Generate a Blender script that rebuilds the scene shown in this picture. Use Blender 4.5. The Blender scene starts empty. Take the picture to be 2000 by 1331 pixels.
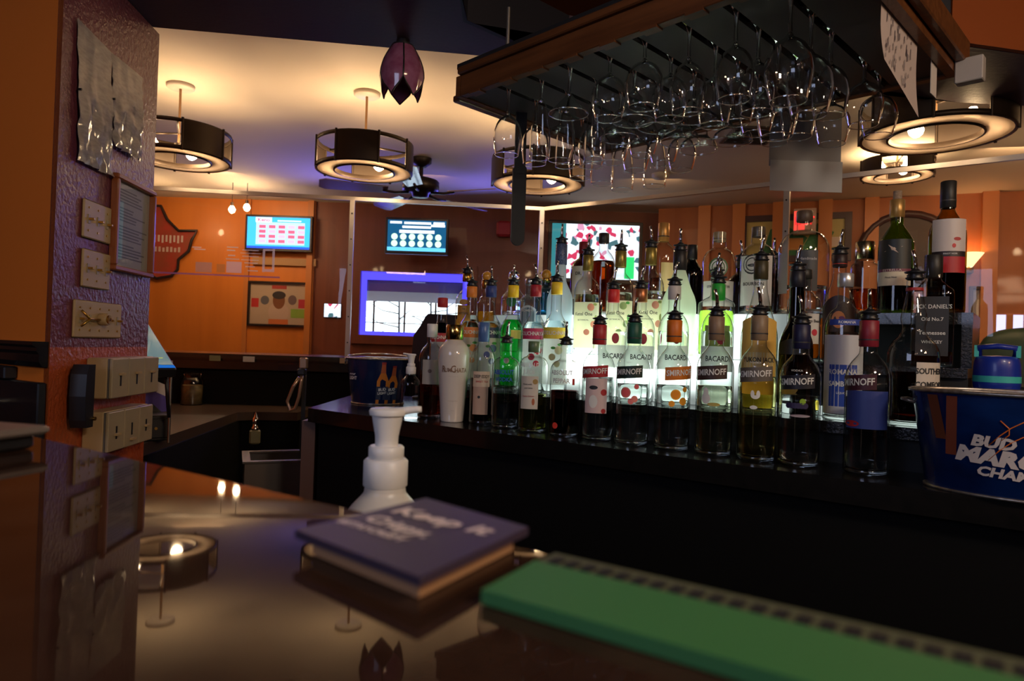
import bpy, math, random
from mathutils import Vector, Matrix
random.seed(7)
sc = bpy.context.scene
COL = sc.collection
PI = math.pi
# ------------------------------------------------------------------ camera, world, exposure
F = 1333.0; CZ = 1.153
_roll = math.atan(.033); _pitch = math.atan(13.5 * math.cos(_roll) / F)
FW = Vector((0, math.cos(_pitch), math.sin(_pitch)))
_r = Vector((1, 0, 0)); _u = _r.cross(FW)
RT = _r * math.cos(_roll) + _u * math.sin(_roll)
UP = _u * math.cos(_roll) - _r * math.sin(_roll)
cam_d = bpy.data.cameras.new('camera'); cam = bpy.data.objects.new('camera', cam_d); COL.objects.link(cam)
cam_d.sensor_width = 36; cam_d.lens = 36 * F / 2000; cam_d.clip_start = .02
m = Matrix.Identity(4)
for i in range(3):
    m[i][0] = RT[i]; m[i][1] = UP[i]; m[i][2] = -FW[i]
m.translation = Vector((0, 0, CZ)); cam.matrix_world = m
cam_d.dof.use_dof = True; cam_d.dof.focus_distance = 1.62; cam_d.dof.aperture_fstop = 8.0
sc.camera = cam
w = bpy.data.worlds.new('world'); sc.world = w; w.use_nodes = True
w.node_tree.nodes['Background'].inputs[0].default_value = (.80, .92, 1, 1)
w.node_tree.nodes['Background'].inputs[1].default_value = 2.2
sc.view_settings.view_transform = 'Standard'; sc.view_settings.look = 'None'
sc.view_settings.exposure = 0.85; sc.view_settings.gamma = 1.0; sc.view_settings.use_curve_mapping = False
cy = sc.cycles
cy.max_bounces = 14; cy.diffuse_bounces = 4; cy.glossy_bounces = 5; cy.transmission_bounces = 12
cy.transparent_max_bounces = 40; cy.sample_clamp_indirect = 2.5; cy.use_denoising = True
cy.blur_glossy = .5

def area_light(name, loc, target, size, energy, col):
    d = bpy.data.lights.new(name, 'AREA'); d.size = size; d.energy = energy; d.color = col
    o = bpy.data.objects.new(name, d); COL.objects.link(o); o.location = loc
    o.rotation_euler = (Vector(target) - Vector(loc)).to_track_quat('-Z', 'Y').to_euler()
    return o
# unseen fill lights added behind the camera, one cool and two warm
area_light('cool_fill', (-1.6, -1.2, 1.9), (-.2, 1.2, 1.1), 1.0, 8, (.60, .68, 1))
area_light('warm_fill', (2.4, -1.2, 2.3), (.6, 1.4, 1.2), .5, 22, (1, .62, .36))
area_light('warm_fill', (-.4, -1.4, 2.3), (-.8, 1.8, 1.4), .5, 14, (1, .60, .36))
for _x, _y, _e in ((-2.3, 5.1, 5.0), (-.7, 5.0, .8), (1.0, 4.9, 1.0), (2.9, 3.9, 3), (4.0, 3.0, 3)):
    area_light('wall_fill', (_x, _y, 2.38), (_x * 1.12, _y + 1.3, 1.0), .35, _e, (1, .60, .30))  # fills added to brighten the far walls, no fixtures there
area_light('blue_ceiling_fill', (-1.35, 5.3, 1.95), (-1.6, 4.2, 2.41), .3, 2.2, (.18, .16, 1))  # blue fills added to tint the ceiling
area_light('blue_ceiling_fill', (-.2, 5.4, 1.95), (-.5, 4.4, 2.41), .3, 2.0, (.18, .16, 1))

area_light('bottle_fill', (1.1, -.5, 2.2), (.35, 1.6, 1.1), .35, 12, (1, .86, .70))  # unseen fill added behind the camera, aimed at the bottles
# ------------------------------------------------------------------ pixel <-> place
def ray(px, py): return FW + RT * ((px - 1000) / F) - UP * ((py - 665.5) / F)
def atY(px, py, y):
    d = ray(px, py); return Vector((d.x * y / d.y, y, CZ + d.z * y / d.y))
def atZ(px, py, z):
    d = ray(px, py); t = (z - CZ) / d.z; return Vector((d.x * t, d.y * t, z))
class Plane:
    def __init__(s, P, d):
        s.P = Vector((P[0], P[1], 0)); s.d = Vector((d[0], d[1], 0)).normalized(); s.n = Vector((-s.d.y, s.d.x, 0))
        s.rz = math.atan2(s.d.y, s.d.x)
    def at(s, px, py, off=0):
        r = ray(px, py); P = s.P - s.n * off; k = (P.dot(s.n)) / (r.x * s.n.x + r.y * s.n.y)
        q = Vector((r.x * k, r.y * k, CZ + r.z * k)); return (q - P).dot(s.d), q.z
    def pt(s, v, z, off=0): q = s.P + s.d * v - s.n * off; return Vector((q.x, q.y, z))

# ------------------------------------------------------------------ materials
MATS = {}
def mat(name, col, rough=.5, metal=0., spec=.5, coat=0., emit=None, es=0., trans=0., ior=1.45, bump=None, noise=None, alpha=1):
    if name in MATS: return MATS[name]
    M = bpy.data.materials.new(name); M.use_nodes = True; nt = M.node_tree; b = nt.nodes['Principled BSDF']
    b.inputs['Base Color'].default_value = (*col, 1); b.inputs['Roughness'].default_value = rough
    b.inputs['Metallic'].default_value = metal; b.inputs['Specular IOR Level'].default_value = spec
    b.inputs['Coat Weight'].default_value = coat; b.inputs['Coat Roughness'].default_value = .05
    b.inputs['Transmission Weight'].default_value = trans; b.inputs['IOR'].default_value = ior
    if emit: b.inputs['Emission Color'].default_value = (*emit, 1); b.inputs['Emission Strength'].default_value = es
    tc = nt.nodes.new('ShaderNodeTexCoord')
    if noise:   # (scale xyz, amount, colour2)
        mp = nt.nodes.new('ShaderNodeMapping'); mp.inputs['Scale'].default_value = noise[0]
        nt.links.new(tc.outputs['Object'], mp.inputs[0])
        n = nt.nodes.new('ShaderNodeTexNoise'); n.inputs['Scale'].default_value = 1; n.inputs['Detail'].default_value = 5
        nt.links.new(mp.outputs[0], n.inputs['Vector'])
        mr = nt.nodes.new('ShaderNodeMapRange'); mr.inputs[1].default_value = .35; mr.inputs[2].default_value = .65; mr.inputs[4].default_value = noise[1]
        nt.links.new(n.outputs[0], mr.inputs[0])
        mx = nt.nodes.new('ShaderNodeMix'); mx.data_type = 'RGBA'
        mx.inputs[6].default_value = (*col, 1); mx.inputs[7].default_value = (*noise[2], 1)
        nt.links.new(mr.outputs[0], mx.inputs[0]); nt.links.new(mx.outputs[2], b.inputs['Base Color'])
    if bump:
        n = nt.nodes.new('ShaderNodeTexNoise'); n.inputs['Scale'].default_value = bump[0]; n.inputs['Detail'].default_value = 3
        nt.links.new(tc.outputs['Object'], n.inputs['Vector'])
        bp = nt.nodes.new('ShaderNodeBump'); bp.inputs['Strength'].default_value = bump[1]; bp.inputs['Distance'].default_value = bump[2]
        nt.links.new(n.outputs[0], bp.inputs['Height']); nt.links.new(bp.outputs[0], b.inputs['Normal'])
    MATS[name] = M; return M
def emi(name, col, s):
    if name in MATS: return MATS[name]
    M = bpy.data.materials.new(name); M.use_nodes = True; nt = M.node_tree; nt.nodes.clear()
    e = nt.nodes.new('ShaderNodeEmission'); e.inputs[0].default_value = (*col, 1); e.inputs[1].default_value = s
    o = nt.nodes.new('ShaderNodeOutputMaterial'); nt.links.new(e.outputs[0], o.inputs[0]); MATS[name] = M; return M
def thin(name, tint=(.97, .99, .98), edge=(.62, .68, .66), ior=1.5, rough=.01, body=None, back=None, pw_=3.0):
    """clear sheet of glass: see-through with Fresnel reflections, deeper colour where the wall is seen edge-on"""
    if name in MATS: return MATS[name]
    M = bpy.data.materials.new(name); M.use_nodes = True; nt = M.node_tree; nt.nodes.clear(); L = nt.links.new
    lw = nt.nodes.new('ShaderNodeLayerWeight'); lw.inputs[0].default_value = .5
    pw = nt.nodes.new('ShaderNodeMath'); pw.operation = 'POWER'; pw.inputs[1].default_value = pw_; L(lw.outputs['Facing'], pw.inputs[0])
    mx = nt.nodes.new('ShaderNodeMix'); mx.data_type = 'RGBA'; mx.inputs[6].default_value = (*tint, 1); mx.inputs[7].default_value = (*edge, 1); L(pw.outputs[0], mx.inputs[0])
    t = nt.nodes.new('ShaderNodeBsdfTransparent'); L(mx.outputs[2], t.inputs[0])
    g = nt.nodes.new('ShaderNodeBsdfGlossy'); g.inputs['Roughness'].default_value = rough; g.inputs[0].default_value = (1, 1, 1, 1)
    fr = nt.nodes.new('ShaderNodeFresnel'); ge = nt.nodes.new('ShaderNodeNewGeometry'); ri = nt.nodes.new('ShaderNodeMapRange'); ri.inputs[3].default_value = ior; ri.inputs[4].default_value = back or 1 / ior; L(ge.outputs['Backfacing'], ri.inputs[0]); L(ri.outputs[0], fr.inputs[0])
    ms = nt.nodes.new('ShaderNodeMixShader'); L(fr.outputs[0], ms.inputs[0]); L(t.outputs[0], ms.inputs[1]); L(g.outputs[0], ms.inputs[2])
    last = ms
    if body:   # frosted / printed body colour (colour, share)
        d = nt.nodes.new('ShaderNodeBsdfTranslucent'); d.inputs[0].default_value = (*body[0], 1)
        d2 = nt.nodes.new('ShaderNodeBsdfDiffuse'); d2.inputs[0].default_value = (*body[0], 1)
        a = nt.nodes.new('ShaderNodeMixShader'); a.inputs[0].default_value = .25 if name == 'lamp_diffuser' else .5; L(d.outputs[0], a.inputs[1]); L(d2.outputs[0], a.inputs[2])
        m2 = nt.nodes.new('ShaderNodeMixShader'); m2.inputs[0].default_value = body[1]; L(ms.outputs[0], m2.inputs[1]); L(a.outputs[0], m2.inputs[2]); last = m2
    o = nt.nodes.new('ShaderNodeOutputMaterial'); L(last.outputs[0], o.inputs[0]); MATS[name] = M; return M
def liquid(col, ior=1.33):
    n = 'liquid_%d_%d_%d' % tuple(int(c * 99) for c in col)
    if n in MATS: return MATS[n]
    M = bpy.data.materials.new(n); M.use_nodes = True; nt = M.node_tree; nt.nodes.clear()
    g = nt.nodes.new('ShaderNodeBsdfGlass'); g.inputs['Color'].default_value = (*col, 1); g.inputs['Roughness'].default_value = 0; g.inputs['IOR'].default_value = ior
    o = nt.nodes.new('ShaderNodeOutputMaterial'); nt.links.new(g.outputs[0], o.inputs[0]); MATS[n] = M; return M
def flat(col, rough=.45):
    return mat('paint_%d_%d_%d_%d' % (*(int(c * 255) for c in col), int(rough * 10)), col, rough)

G_CLEAR = thin('clear_glass', (.97, .985, .975), (.07, .09, .085), 1.6, back=1.04, pw_=2.5); G_STEM = thin('stemware_glass', (.955, .965, .965), (.16, .17, .17), 1.75, back=1.13)
G_SOLID = liquid((.97, .99, .98), 1.48)
CHROME = mat('chrome', (.75, .72, .68), .12, 1); STEEL = mat('brushed_steel', (.5, .48, .45), .3, 1)
BLACK = mat('black_plastic', (.012, .012, .014), .35); BLACKM = mat('matt_black', (.010, .010, .011), .7)
IVORY = mat('ivory_plastic', (.44, .31, .16), .4); IVORY2 = mat('aged_white_plastic', (.34, .27, .17), .4)
BRASS = mat('brass', (.55, .33, .08), .28, 1)
WHITE = mat('white_plastic', (.75, .74, .72), .35); PAPER = mat('paper', (.62, .55, .5), .8)
WOOD = mat('rack_wood', (.16, .055, .016), .4, noise=((4, 60, 60), .7, (.07, .022, .007)), coat=.2)
WOODD = mat('rack_slat_wood', (.035, .028, .026), .5)

# ------------------------------------------------------------------ mesh builder
def catmull(pts, n=4):
    out = []
    for i in range(len(pts) - 1):
        p0 = pts[max(i - 1, 0)]; p1 = pts[i]; p2 = pts[i + 1]; p3 = pts[min(i + 2, len(pts) - 1)]
        for k in range(n):
            t = k / n
            q = []
            for a in range(len(p1)):
                m1 = (p2[a] - p0[a]) / 2; m2 = (p3[a] - p1[a]) / 2
                if a < 2:
                    dl = p2[a] - p1[a]
                    if dl == 0: m1 = m2 = 0
                    else:
                        m1 = 0 if m1 * dl < 0 else math.copysign(min(abs(m1), 2.0 * abs(dl)), m1); m2 = 0 if m2 * dl < 0 else math.copysign(min(abs(m2), 2.0 * abs(dl)), m2)
                h = (2 * t**3 - 3 * t**2 + 1) * p1[a] + (t**3 - 2 * t**2 + t) * m1 + (-2 * t**3 + 3 * t**2) * p2[a] + (t**3 - t**2) * m2
                q.append(h)
            out.append(tuple(q))
    out.append(tuple(pts[-1])); return out
class MB:
    def __init__(s): s.v = []; s.f = []; s.mi = []; s.mats = []; s.sm = []
    def _m(s, mt):
        if mt not in s.mats: s.mats.append(mt)
        return s.mats.index(mt)
    def add(s, vs, fs, mt, smooth=False, M=None):
        o = len(s.v); k = s._m(mt)
        s.v += [tuple(M @ Vector(p)) if M else tuple(p) for p in vs]
        for f in fs: s.f.append(tuple(i + o for i in f)); s.mi.append(k); s.sm.append(smooth)
        return s
    def box(s, a, b, mt, M=None, bev=0):
        x0, y0, z0 = (min(a[i], b[i]) for i in range(3)); x1, y1, z1 = (max(a[i], b[i]) for i in range(3))
        if bev <= 0:
            vs = [(x0, y0, z0), (x1, y0, z0), (x1, y1, z0), (x0, y1, z0), (x0, y0, z1), (x1, y0, z1), (x1, y1, z1), (x0, y1, z1)]
            return s.add(vs, [(0, 3, 2, 1), (4, 5, 6, 7), (0, 1, 5, 4), (1, 2, 6, 5), (2, 3, 7, 6), (3, 0, 4, 7)], mt, False, M)
        c = bev; vs = []; 
        for z, i in ((z0, c), (z0 + c, 0), (z1 - c, 0), (z1, c)):
            X0, X1, Y0, Y1 = x0 + i, x1 - i, y0 + i, y1 - i; q = c * .999
            vs += [(X0 + q, Y0, z), (X1 - q, Y0, z), (X1, Y0 + q, z), (X1, Y1 - q, z), (X1 - q, Y1, z), (X0 + q, Y1, z), (X0, Y1 - q, z), (X0, Y0 + q, z)]
        fs = [tuple(range(7, -1, -1)), tuple(range(24, 32))]
        for r in range(3):
            for k in range(8): fs.append((r * 8 + k, r * 8 + (k + 1) % 8, r * 8 + 8 + (k + 1) % 8, r * 8 + 8 + k))
        return s.add(vs, fs, mt, False, M)
    def prism(s, poly, z0, z1, mt, M=None, axis='z'):
        n = len(poly); vs = []
        for z in (z0, z1):
            for p in poly: vs.append((p[0], p[1], z) if axis == 'z' else (p[0], z, p[1]))
        fs = [tuple(range(n - 1, -1, -1)), tuple(range(n, 2 * n))] + [(i, (i + 1) % n, n + (i + 1) % n, n + i) for i in range(n)]
        return s.add(vs, fs, mt, False, M)
    def lathe(s, prof, mt, seg=28, M=None, sq=0, mf=None, smooth=True, rib=None, sx=1, sy=1):
        vs = []; fs = []; n = len(prof)
        for (z, r, *_) in prof:
            for k in range(seg):
                a = 2 * PI * k / seg; c, q = math.cos(a), math.sin(a); rr = r
                if sq: rr = r / (abs(c)**sq + abs(q)**sq)**(1 / sq)
                if rib: rr *= rib(a, z)
                vs.append((rr * c * sx, rr * q * sy, z))
        for i in range(n - 1):
            for k in range(seg): fs.append((i * seg + k, i * seg + (k + 1) % seg, (i + 1) * seg + (k + 1) % seg, (i + 1) * seg + k))
        return s.add(vs, fs, mt, smooth, M)
    def disc(s, r, z, mt, seg=28, M=None, r0=0, up=True):
        if r0: return s.lathe([(z, r0), (z, r)], mt, seg, M, smooth=False)
        f = tuple(range(seg)); 
        return s.add([(r * math.cos(2 * PI * k / seg), r * math.sin(2 * PI * k / seg), z) for k in range(seg)], [f if up else f[::-1]], mt, False, M)
    def cyl(s, r, z0, z1, mt, seg=24, M=None, r1=None, c=0):
        r1 = r if r1 is None else r1
        pr = [(z0, max(r - c, 1e-4)), (z0 + c, r), (z1 - c, r1), (z1, max(r1 - c, 1e-4))] if c else [(z0, r), (z1, r1)]
        s.lathe(pr, mt, seg, M); s.disc(max(r - c, 1e-4), z0, mt, seg, M, up=False); s.disc(max(r1 - c, 1e-4), z1, mt, seg, M); return s
    def tube(s, pts, r, mt, seg=8, M=None, r1=None):
        pts = [Vector(p) for p in pts]; n = len(pts); vs = []; fs = []; up = Vector((0, 0, 1)); 
        for i, p in enumerate(pts):
            t = (pts[min(i + 1, n - 1)] - pts[max(i - 1, 0)]).normalized()
            a = t.cross(up if abs(t.z) < .95 else Vector((1, 0, 0))).normalized(); b = a.cross(t)
            if i and a.dot(pa) < 0: a, b = -a, -b
            pa = a; rr = r if r1 is None else r + (r1 - r) * i / (n - 1)
            for k in range(seg): g = 2 * PI * k / seg; vs.append(p + a * rr * math.cos(g) + b * rr * math.sin(g))
        for i in range(n - 1):
            for k in range(seg): fs.append((i * seg + k, i * seg + (k + 1) % seg, (i + 1) * seg + (k + 1) % seg, (i + 1) * seg + k))
        fs += [tuple(range(seg))[::-1], tuple(range((n - 1) * seg, n * seg))]
        return s.add(vs, fs, mt, True, M)
    def wrap(s, R, a0, a1, z0, z1, mt, n=10, tilt=0, top=0):
        """patch of paper on a cylinder; angle 0 faces local -Y; tilt slants it, top bows its upper edge"""
        vs = []
        for k in range(n + 1):
            t = k / n; a = a0 + (a1 - a0) * t; dz = tilt * (t - .5); b = top * math.sin(PI * t)
            for z in (z0 + dz, z1 + dz + b): vs.append((R * math.sin(a), -R * math.cos(a), z))
        return s.add(vs, [(2 * k, 2 * k + 2, 2 * k + 3, 2 * k + 1) for k in range(n)], mt, True)
    def wdisc(s, R, a, z, r, mt, n=16, ry=None):
        ry = ry or r; vs = [(R * math.sin(a), -R * math.cos(a), z)]
        for k in range(n):
            g = 2 * PI * k / n; b = a + r * math.cos(g) / R; vs.append((R * math.sin(b), -R * math.cos(b), z + ry * math.sin(g)))
        return s.add(vs, [(0, k + 1, (k + 1) % n + 1) for k in range(n)], mt, True)
    def wtext(s, txt, R, a, z, size, mt, bold=.0, tilt=0, xs=1.0, rf=None):
        vs, fs = text(txt, bold)
        out = []
        for x, y in vs:
            X = x * size * xs; Z = z + y * size + tilt * X; r = rf(Z) if rf else R; b = a + X / R
            out.append((r * math.sin(b), -r * math.cos(b), Z))
        return s.add(out, fs, mt)
    def ftext(s, txt, x, z, size, mt, y=0., bold=0., shear=0, xs=1.0, M=None):
        vs, fs = text(txt, bold)
        return s.add([(x + px * size * xs + shear * py * size, y, z + py * size) for px, py in vs], fs, mt, False, M)
    def rect(s, x0, x1, z0, z1, mt, y=0., M=None): return s.add([(x0, y, z0), (x1, y, z0), (x1, y, z1), (x0, y, z1)], [(0, 1, 2, 3)], mt, False, M)
    def build(s, name, parent=None, loc=None):
        me = bpy.data.meshes.new(name); me.from_pydata([tuple(p) for p in s.v], [], s.f)
        for mt in s.mats: me.materials.append(mt)
        me.polygons.foreach_set('material_index', s.mi); me.polygons.foreach_set('use_smooth', s.sm); me.update()
        o = bpy.data.objects.new(name, me); COL.objects.link(o)
        if parent: o.parent = parent
        if loc is not None: o.location = loc
        return o
_T = {}
def text(txt, bold=0.):
    k = (txt, bold)
    if k not in _T:
        c = bpy.data.curves.new('t', 'FONT'); c.body = txt; c.size = 1; c.resolution_u = 2; c.offset = bold; c.align_x = 'CENTER'; c.align_y = 'CENTER'
        o = bpy.data.objects.new('t', c); me = bpy.data.meshes.new_from_object(o)
        _T[k] = ([(v.co.x, v.co.y) for v in me.vertices], [tuple(p.vertices) for p in me.polygons])
        bpy.data.objects.remove(o); bpy.data.meshes.remove(me); bpy.data.curves.remove(c)
    return _T[k]
def tag(o, label, cat, group=None):
    o['label'] = label; o['category'] = cat
    if group: o['group'] = group
    return o
def thing(name, label, cat, loc, rz=0, group=None):
    o = bpy.data.objects.new(name, None); o.empty_display_size = .05; COL.objects.link(o); o.location = loc; o.rotation_euler = (0, 0, rz)
    return tag(o, label, cat, group)
def struct(name, mb):
    o = mb.build(name); o['kind'] = 'structure'; return o
def dup(root, loc, rz, label):
    r = root.copy(); COL.objects.link(r); r.location = loc; r.rotation_euler = (0, 0, rz); r['label'] = label
    for ch in list(root.children):
        c = ch.copy(); COL.objects.link(c); c.parent = r
        for g in list(ch.children):
            d = g.copy(); COL.objects.link(d); d.parent = c
    return r
def T(*p): return Matrix.Translation(Vector(p))
def RX(a): return Matrix.Rotation(a, 4, 'X')
def RY(a): return Matrix.Rotation(a, 4, 'Y')
def RZ(a): return Matrix.Rotation(a, 4, 'Z')

# ------------------------------------------------------------------ room shell
CEIL = 2.41; SOF = 2.08
wood_lit = mat('lit_wood_panelling', (.62, .19, .028), .38, noise=((9, 9, .8), .6, (.50, .14, .018)), coat=.15)  # brighter base colour carries the light falling on the left wall section
wood_dim = mat('dim_wood_panelling', (.19, .052, .024), .42, noise=((9, 9, .8), .6, (.12, .03, .013)), coat=.1)  # panelling darkened in its colour for the less lit section
wood_t = mat('light_wood_trim', (.50, .17, .04), .4)
orange_w = mat('orange_painted_wall', (.85, .20, .018), .6, bump=(30, .15, .004))
ceil_m = mat('cream_ceiling', (.72, .62, .50), .8)
black_w = mat('black_bar_panel', (.004, .004, .004), .75, spec=.15)
black_t = mat('black_bar_top', (.006, .0055, .005), .2, coat=.3, noise=((40, 40, 40), .5, (.012, .010, .009)))
floor_m = mat('dark_floor', (.012, .010, .010), .6)
plum = mat('plum_soffit_paint', (.055, .026, .045), .55, bump=(60, .2, .003))
plum_d = mat('dark_recess_paint', (.012, .011, .018), .6)

WB = Plane((0, 6.15), (1, 0))                       # far wall
WR = Plane((1.80, 5.74), (1.5, -.65))               # slanting far right wall
mb = MB(); mb.box((-6, -3.2, -.05), (8, 7.5, 0), floor_m); struct('floor', mb)
mb = MB(); mb.box((-6, -3.2, CEIL), (8, 7.5, CEIL + .1), ceil_m); struct('ceiling', mb)
# back wall with its window opening
wx0, wz0 = WB.at(702, 654); wx1, wz1 = WB.at(915, 537)
xs, _ = WB.at(613, 500)
mb = MB(); mb.box((-6, 6.15, 0), (xs, 6.3, CEIL), wood_lit)
for vx in (WB.at(484, 500)[0], xs - .01): mb.box((vx - .02, 6.125, 0), (vx + .02, 6.15, CEIL), wood_t)
mb.box((WB.at(606, 500)[0] - .02, 6.10, 0), (xs, 6.15, CEIL), wood_t)
struct('wall_back', mb)
mb = MB(); mb.box((xs, 6.15, 0), (wx0, 6.3, CEIL), wood_dim); mb.box((wx1, 6.15, 0), (2.2, 6.3, CEIL), wood_dim)
mb.box((wx0, 6.15, 0), (wx1, 6.3, wz0), wood_dim); mb.box((wx0, 6.15, wz1), (wx1, 6.3, CEIL), wood_dim)
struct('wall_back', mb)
mb = MB(); Mw = Matrix.Translation(WR.P) @ RZ(WR.rz)
mb.box((-.6, 0, 0), (6.5, .15, CEIL), mat('orange_brown_panelling', (.40, .12, .028), .5, noise=((5, 5, .8), .6, (.28, .075, .018)), coat=.1), Mw)
for px in (1375, 1442, 1520, 1610, 1700, 1930):
    v, _ = WR.at(px, 500); mb.box((v - .05, -.05, 0), (v + .05, 0, CEIL), wood_t, Mw)
struct('wall_right', mb)
wall_w = mat('warm_wall', (.30, .10, .03), .7)
mb = MB(); mb.box((-6, -3.2, 0), (-5.9, 7.4, CEIL), wall_w); struct('wall_left', mb)
mb = MB(); mb.box((-6, -3.3, 0), (8, -3.2, CEIL), wall_w); struct('wall_front', mb)
mb = MB(); mb.box((7, -3.2, 0), (7.1, 3.6, CEIL), wall_w); struct('wall_east', mb)
# window
wm = mat('window_frame_paint', (.10, .05, .03), .5)
mb = MB(); fw = .05
for a, b in (((wx0 - .08, wz0 - .08), (wx1 + .08, wz0)), ((wx0 - .08, wz1), (wx1 + .08, wz1 + .08)), ((wx0 - .08, wz0), (wx0, wz1)), ((wx1, wz0), (wx1 + .08, wz1))):
    mb.box((a[0], 6.11, a[1]), (b[0], 6.149, b[1]), wood_dim)
W1 = struct('window_1', mb)
mb = MB(); mb.box((wx0, 6.21, wz0), (wx1, 6.218, wz1), thin('window_glass')); mb.build('window_pane', W1)
mb = MB(); neon = emi('blue_neon', (.07, .055, .9), 1.1)
for a, b in (((wx0, wz0), (wx1, wz0 + .035)), ((wx0, wz1 - .07), (wx1, wz1)), ((wx0, wz0 + .035), (wx0 + .045, wz1 - .07)), ((wx1 - .05, wz0 + .035), (wx1, wz1 - .07))):
    mb.box((a[0], 6.16, a[1]), (b[0], 6.19, b[1]), neon)
tag(mb.build('neon_strip'), 'blue glowing light strip framing the bright far window', 'neon light')
# outside: awning, snow, bare trees, railing
mb = MB(); mb.prism([(6.35, wz1 - .16), (6.9, wz1 - .22), (6.9, wz1 + .3), (6.35, wz1 + .3)], wx0 - .5, wx1 + .5, mat('awning_canvas', (.20, .19, .24), .8), M=Matrix(((0, 0, 1, 0), (1, 0, 0, 0), (0, 1, 0, 0), (0, 0, 0, 1))))
tag(mb.build('awning'), 'grey awning hanging outside above the bright far window', 'awning')
mb = MB(); mb.box((-8, 7.6, -.1), (8, 30, 0), mat('snow', (.8, .85, .9), .9)); struct('ground', mb)
bark = mat('dark_bark', (.03, .035, .045), .9)
for i, (px, y, h) in enumerate(((778, 8.6, 1.7), (840, 8.9, 1.75), (872, 8.3, 1.7))):
    p = atY(px, 640, y); mb = MB(); rd = random.Random(i)
    mb.tube([(0, 0, 0), (.02, 0, h * .5), (0, 0, h)], .022, bark, 6, r1=.012)
    for k in range(11):
        z = h * (.45 + .05 * k); a = rd.choice((-1, 1)); L = rd.uniform(.2, .5)
        mb.tube([(0, 0, z), (a * L * .5, 0, z + rd.uniform(-.02, .12)), (a * L, 0, z + rd.uniform(-.05, .2))], .008, bark, 5, r1=.003)
    tag(mb.build('bare_tree', loc=(p.x, p.y, 0)), ('bare sapling outside the far window, nearest its middle', 'bare sapling outside the far window, behind the bottles', 'thin bare sapling outside far window between the other two')[i if i < 2 else 2], 'tree')
mb = MB(); p0 = atY(690, 560, 8); p1 = atY(930, 570, 8)
mb.box((p0.x, 7.95, p0.z - .10), (p1.x, 8.0, p0.z - .04), bark); mb.box((p0.x, 7.95, p0.z - .42), (p1.x, 7.97, p0.z - .41), bark)
for k in range(4): x = p0.x + .25 + k * .36; mb.box((x, 7.95, 0), (x + .02, 7.97, p0.z + .05), bark)
tag(mb.build('railing'), 'dark thin railing outside beyond the bright far window', 'railing')

# soffit over the bar with its recess
A = atZ(905, 42, SOF); B = atZ(1010, 88, SOF); d1 = (B - A).normalized(); O0 = atZ(297, 53, SOF); O1 = atZ(930, 107, SOF); O2 = atZ(1870, 200, SOF)
B2 = A + d1 * .42
R0 = atZ(1850, 86, SOF); R1 = atZ(2000, 107, SOF); dR = (R1 - R0).normalized()
oc = [(O0.x - .02, O0.y), (O1.x, O1.y), (O2.x, O2.y), (O2.x + 1.2, O2.y + .02)]
mb = MB()
def slab(poly, z0, z1, mt, name):
    b = MB(); b.prism([(p[0], p[1]) for p in poly], z0, z1, mt); return struct(name, b)
Cc = A + Vector((1, -1, 0)).normalized() * 1.1      # near end of the recess's left side
R2 = R1 + dR * .9
so = MB()
for poly in ([(-1.35, -1.5), (A.x, -1.5), (A.x, A.y), (O1.x - .03, O1.y), (O0.x, O0.y), (-1.35, O0.y)],
             [(A.x, A.y), (B2.x, B2.y), (R0.x, R0.y), (O2.x, O2.y), (O1.x - .03, O1.y)],
             [(R0.x, R0.y), (R2.x, R2.y), (R2.x + .2, O2.y + .05), (O2.x, O2.y)]):
    so.prism(poly, SOF, CEIL - .002, plum)
struct('ceiling', so)
rc = MB(); recess_o = mat('orange_recess_paint', (.34, .075, .012), .6)
rc.prism([(A.x, -1.5), (R2.x, -1.5), (R2.x, R2.y), (R0.x, R0.y), (B2.x, B2.y), (A.x, A.y)], 2.24, 2.27, recess_o)
rc.prism([(A.x - .012, A.y - .4), (A.x + .0, A.y - .4), (A.x + .0, A.y), (B2.x, B2.y), (B2.x + .01, B2.y - .012), (A.x + .012, A.y - .01)], SOF - .001, 2.24, plum_d)
struct('trim_1', rc)
mb = MB(); mb.prism([(B2.x + .02, B2.y - .02), (R0.x, R0.y - .012), (R0.x, R0.y - .002), (B2.x + .02, B2.y - .008)], SOF + .001, 2.235, plum_d)
mb.prism([(R0.x, R0.y - .02), (R2.x, R2.y - .02), (R2.x, R2.y - .002), (R0.x, R0.y - .002)], SOF + .001, 2.235, recess_o)
struct('trim_2', mb)

# ------------------------------------------------------------------ column with the switches (wall_left of the bar)
c0 = atZ(95, 700, 1.10); CP0 = (-1.065, 1.575); CP1 = (-1.112, 2.085)
PC = Plane(CP0, (CP1[0] - CP0[0], CP1[1] - CP0[1]))
WO = Plane(CP0, (.85, -.53))
def two_tone():
    M = mat('plum_textured_plaster', (.20, .075, .17), .30, bump=(85, .55, .006)); nt = M.node_tree; b = nt.nodes['Principled BSDF']
    g = nt.nodes.new('ShaderNodeNewGeometry'); sp = nt.nodes.new('ShaderNodeSeparateXYZ'); nt.links.new(g.outputs['Position'], sp.inputs[0])
    gt = nt.nodes.new('ShaderNodeMath'); gt.operation = 'GREATER_THAN'; gt.inputs[1].default_value = 1.118; nt.links.new(sp.outputs[2], gt.inputs[0])
    mx = nt.nodes.new('ShaderNodeMix'); mx.data_type = 'RGBA'; mx.inputs[6].default_value = (.40, .075, .02, 1); mx.inputs[7].default_value = (.165, .042, .058, 1)
    nt.links.new(gt.outputs[0], mx.inputs[0]); nt.links.new(mx.outputs[2], b.inputs['Base Color']); return M
plum_p = two_tone()
mb = MB(); mb.prism([CP0, CP1, (CP1[0] - .02, CP1[1] + .005), (CP0[0] - .02, CP0[1] + .012)], 0, SOF - .002, plum_p); struct('wall_column', mb)
mb = MB(); E0w = WO.pt(-2.2, 0)
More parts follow.
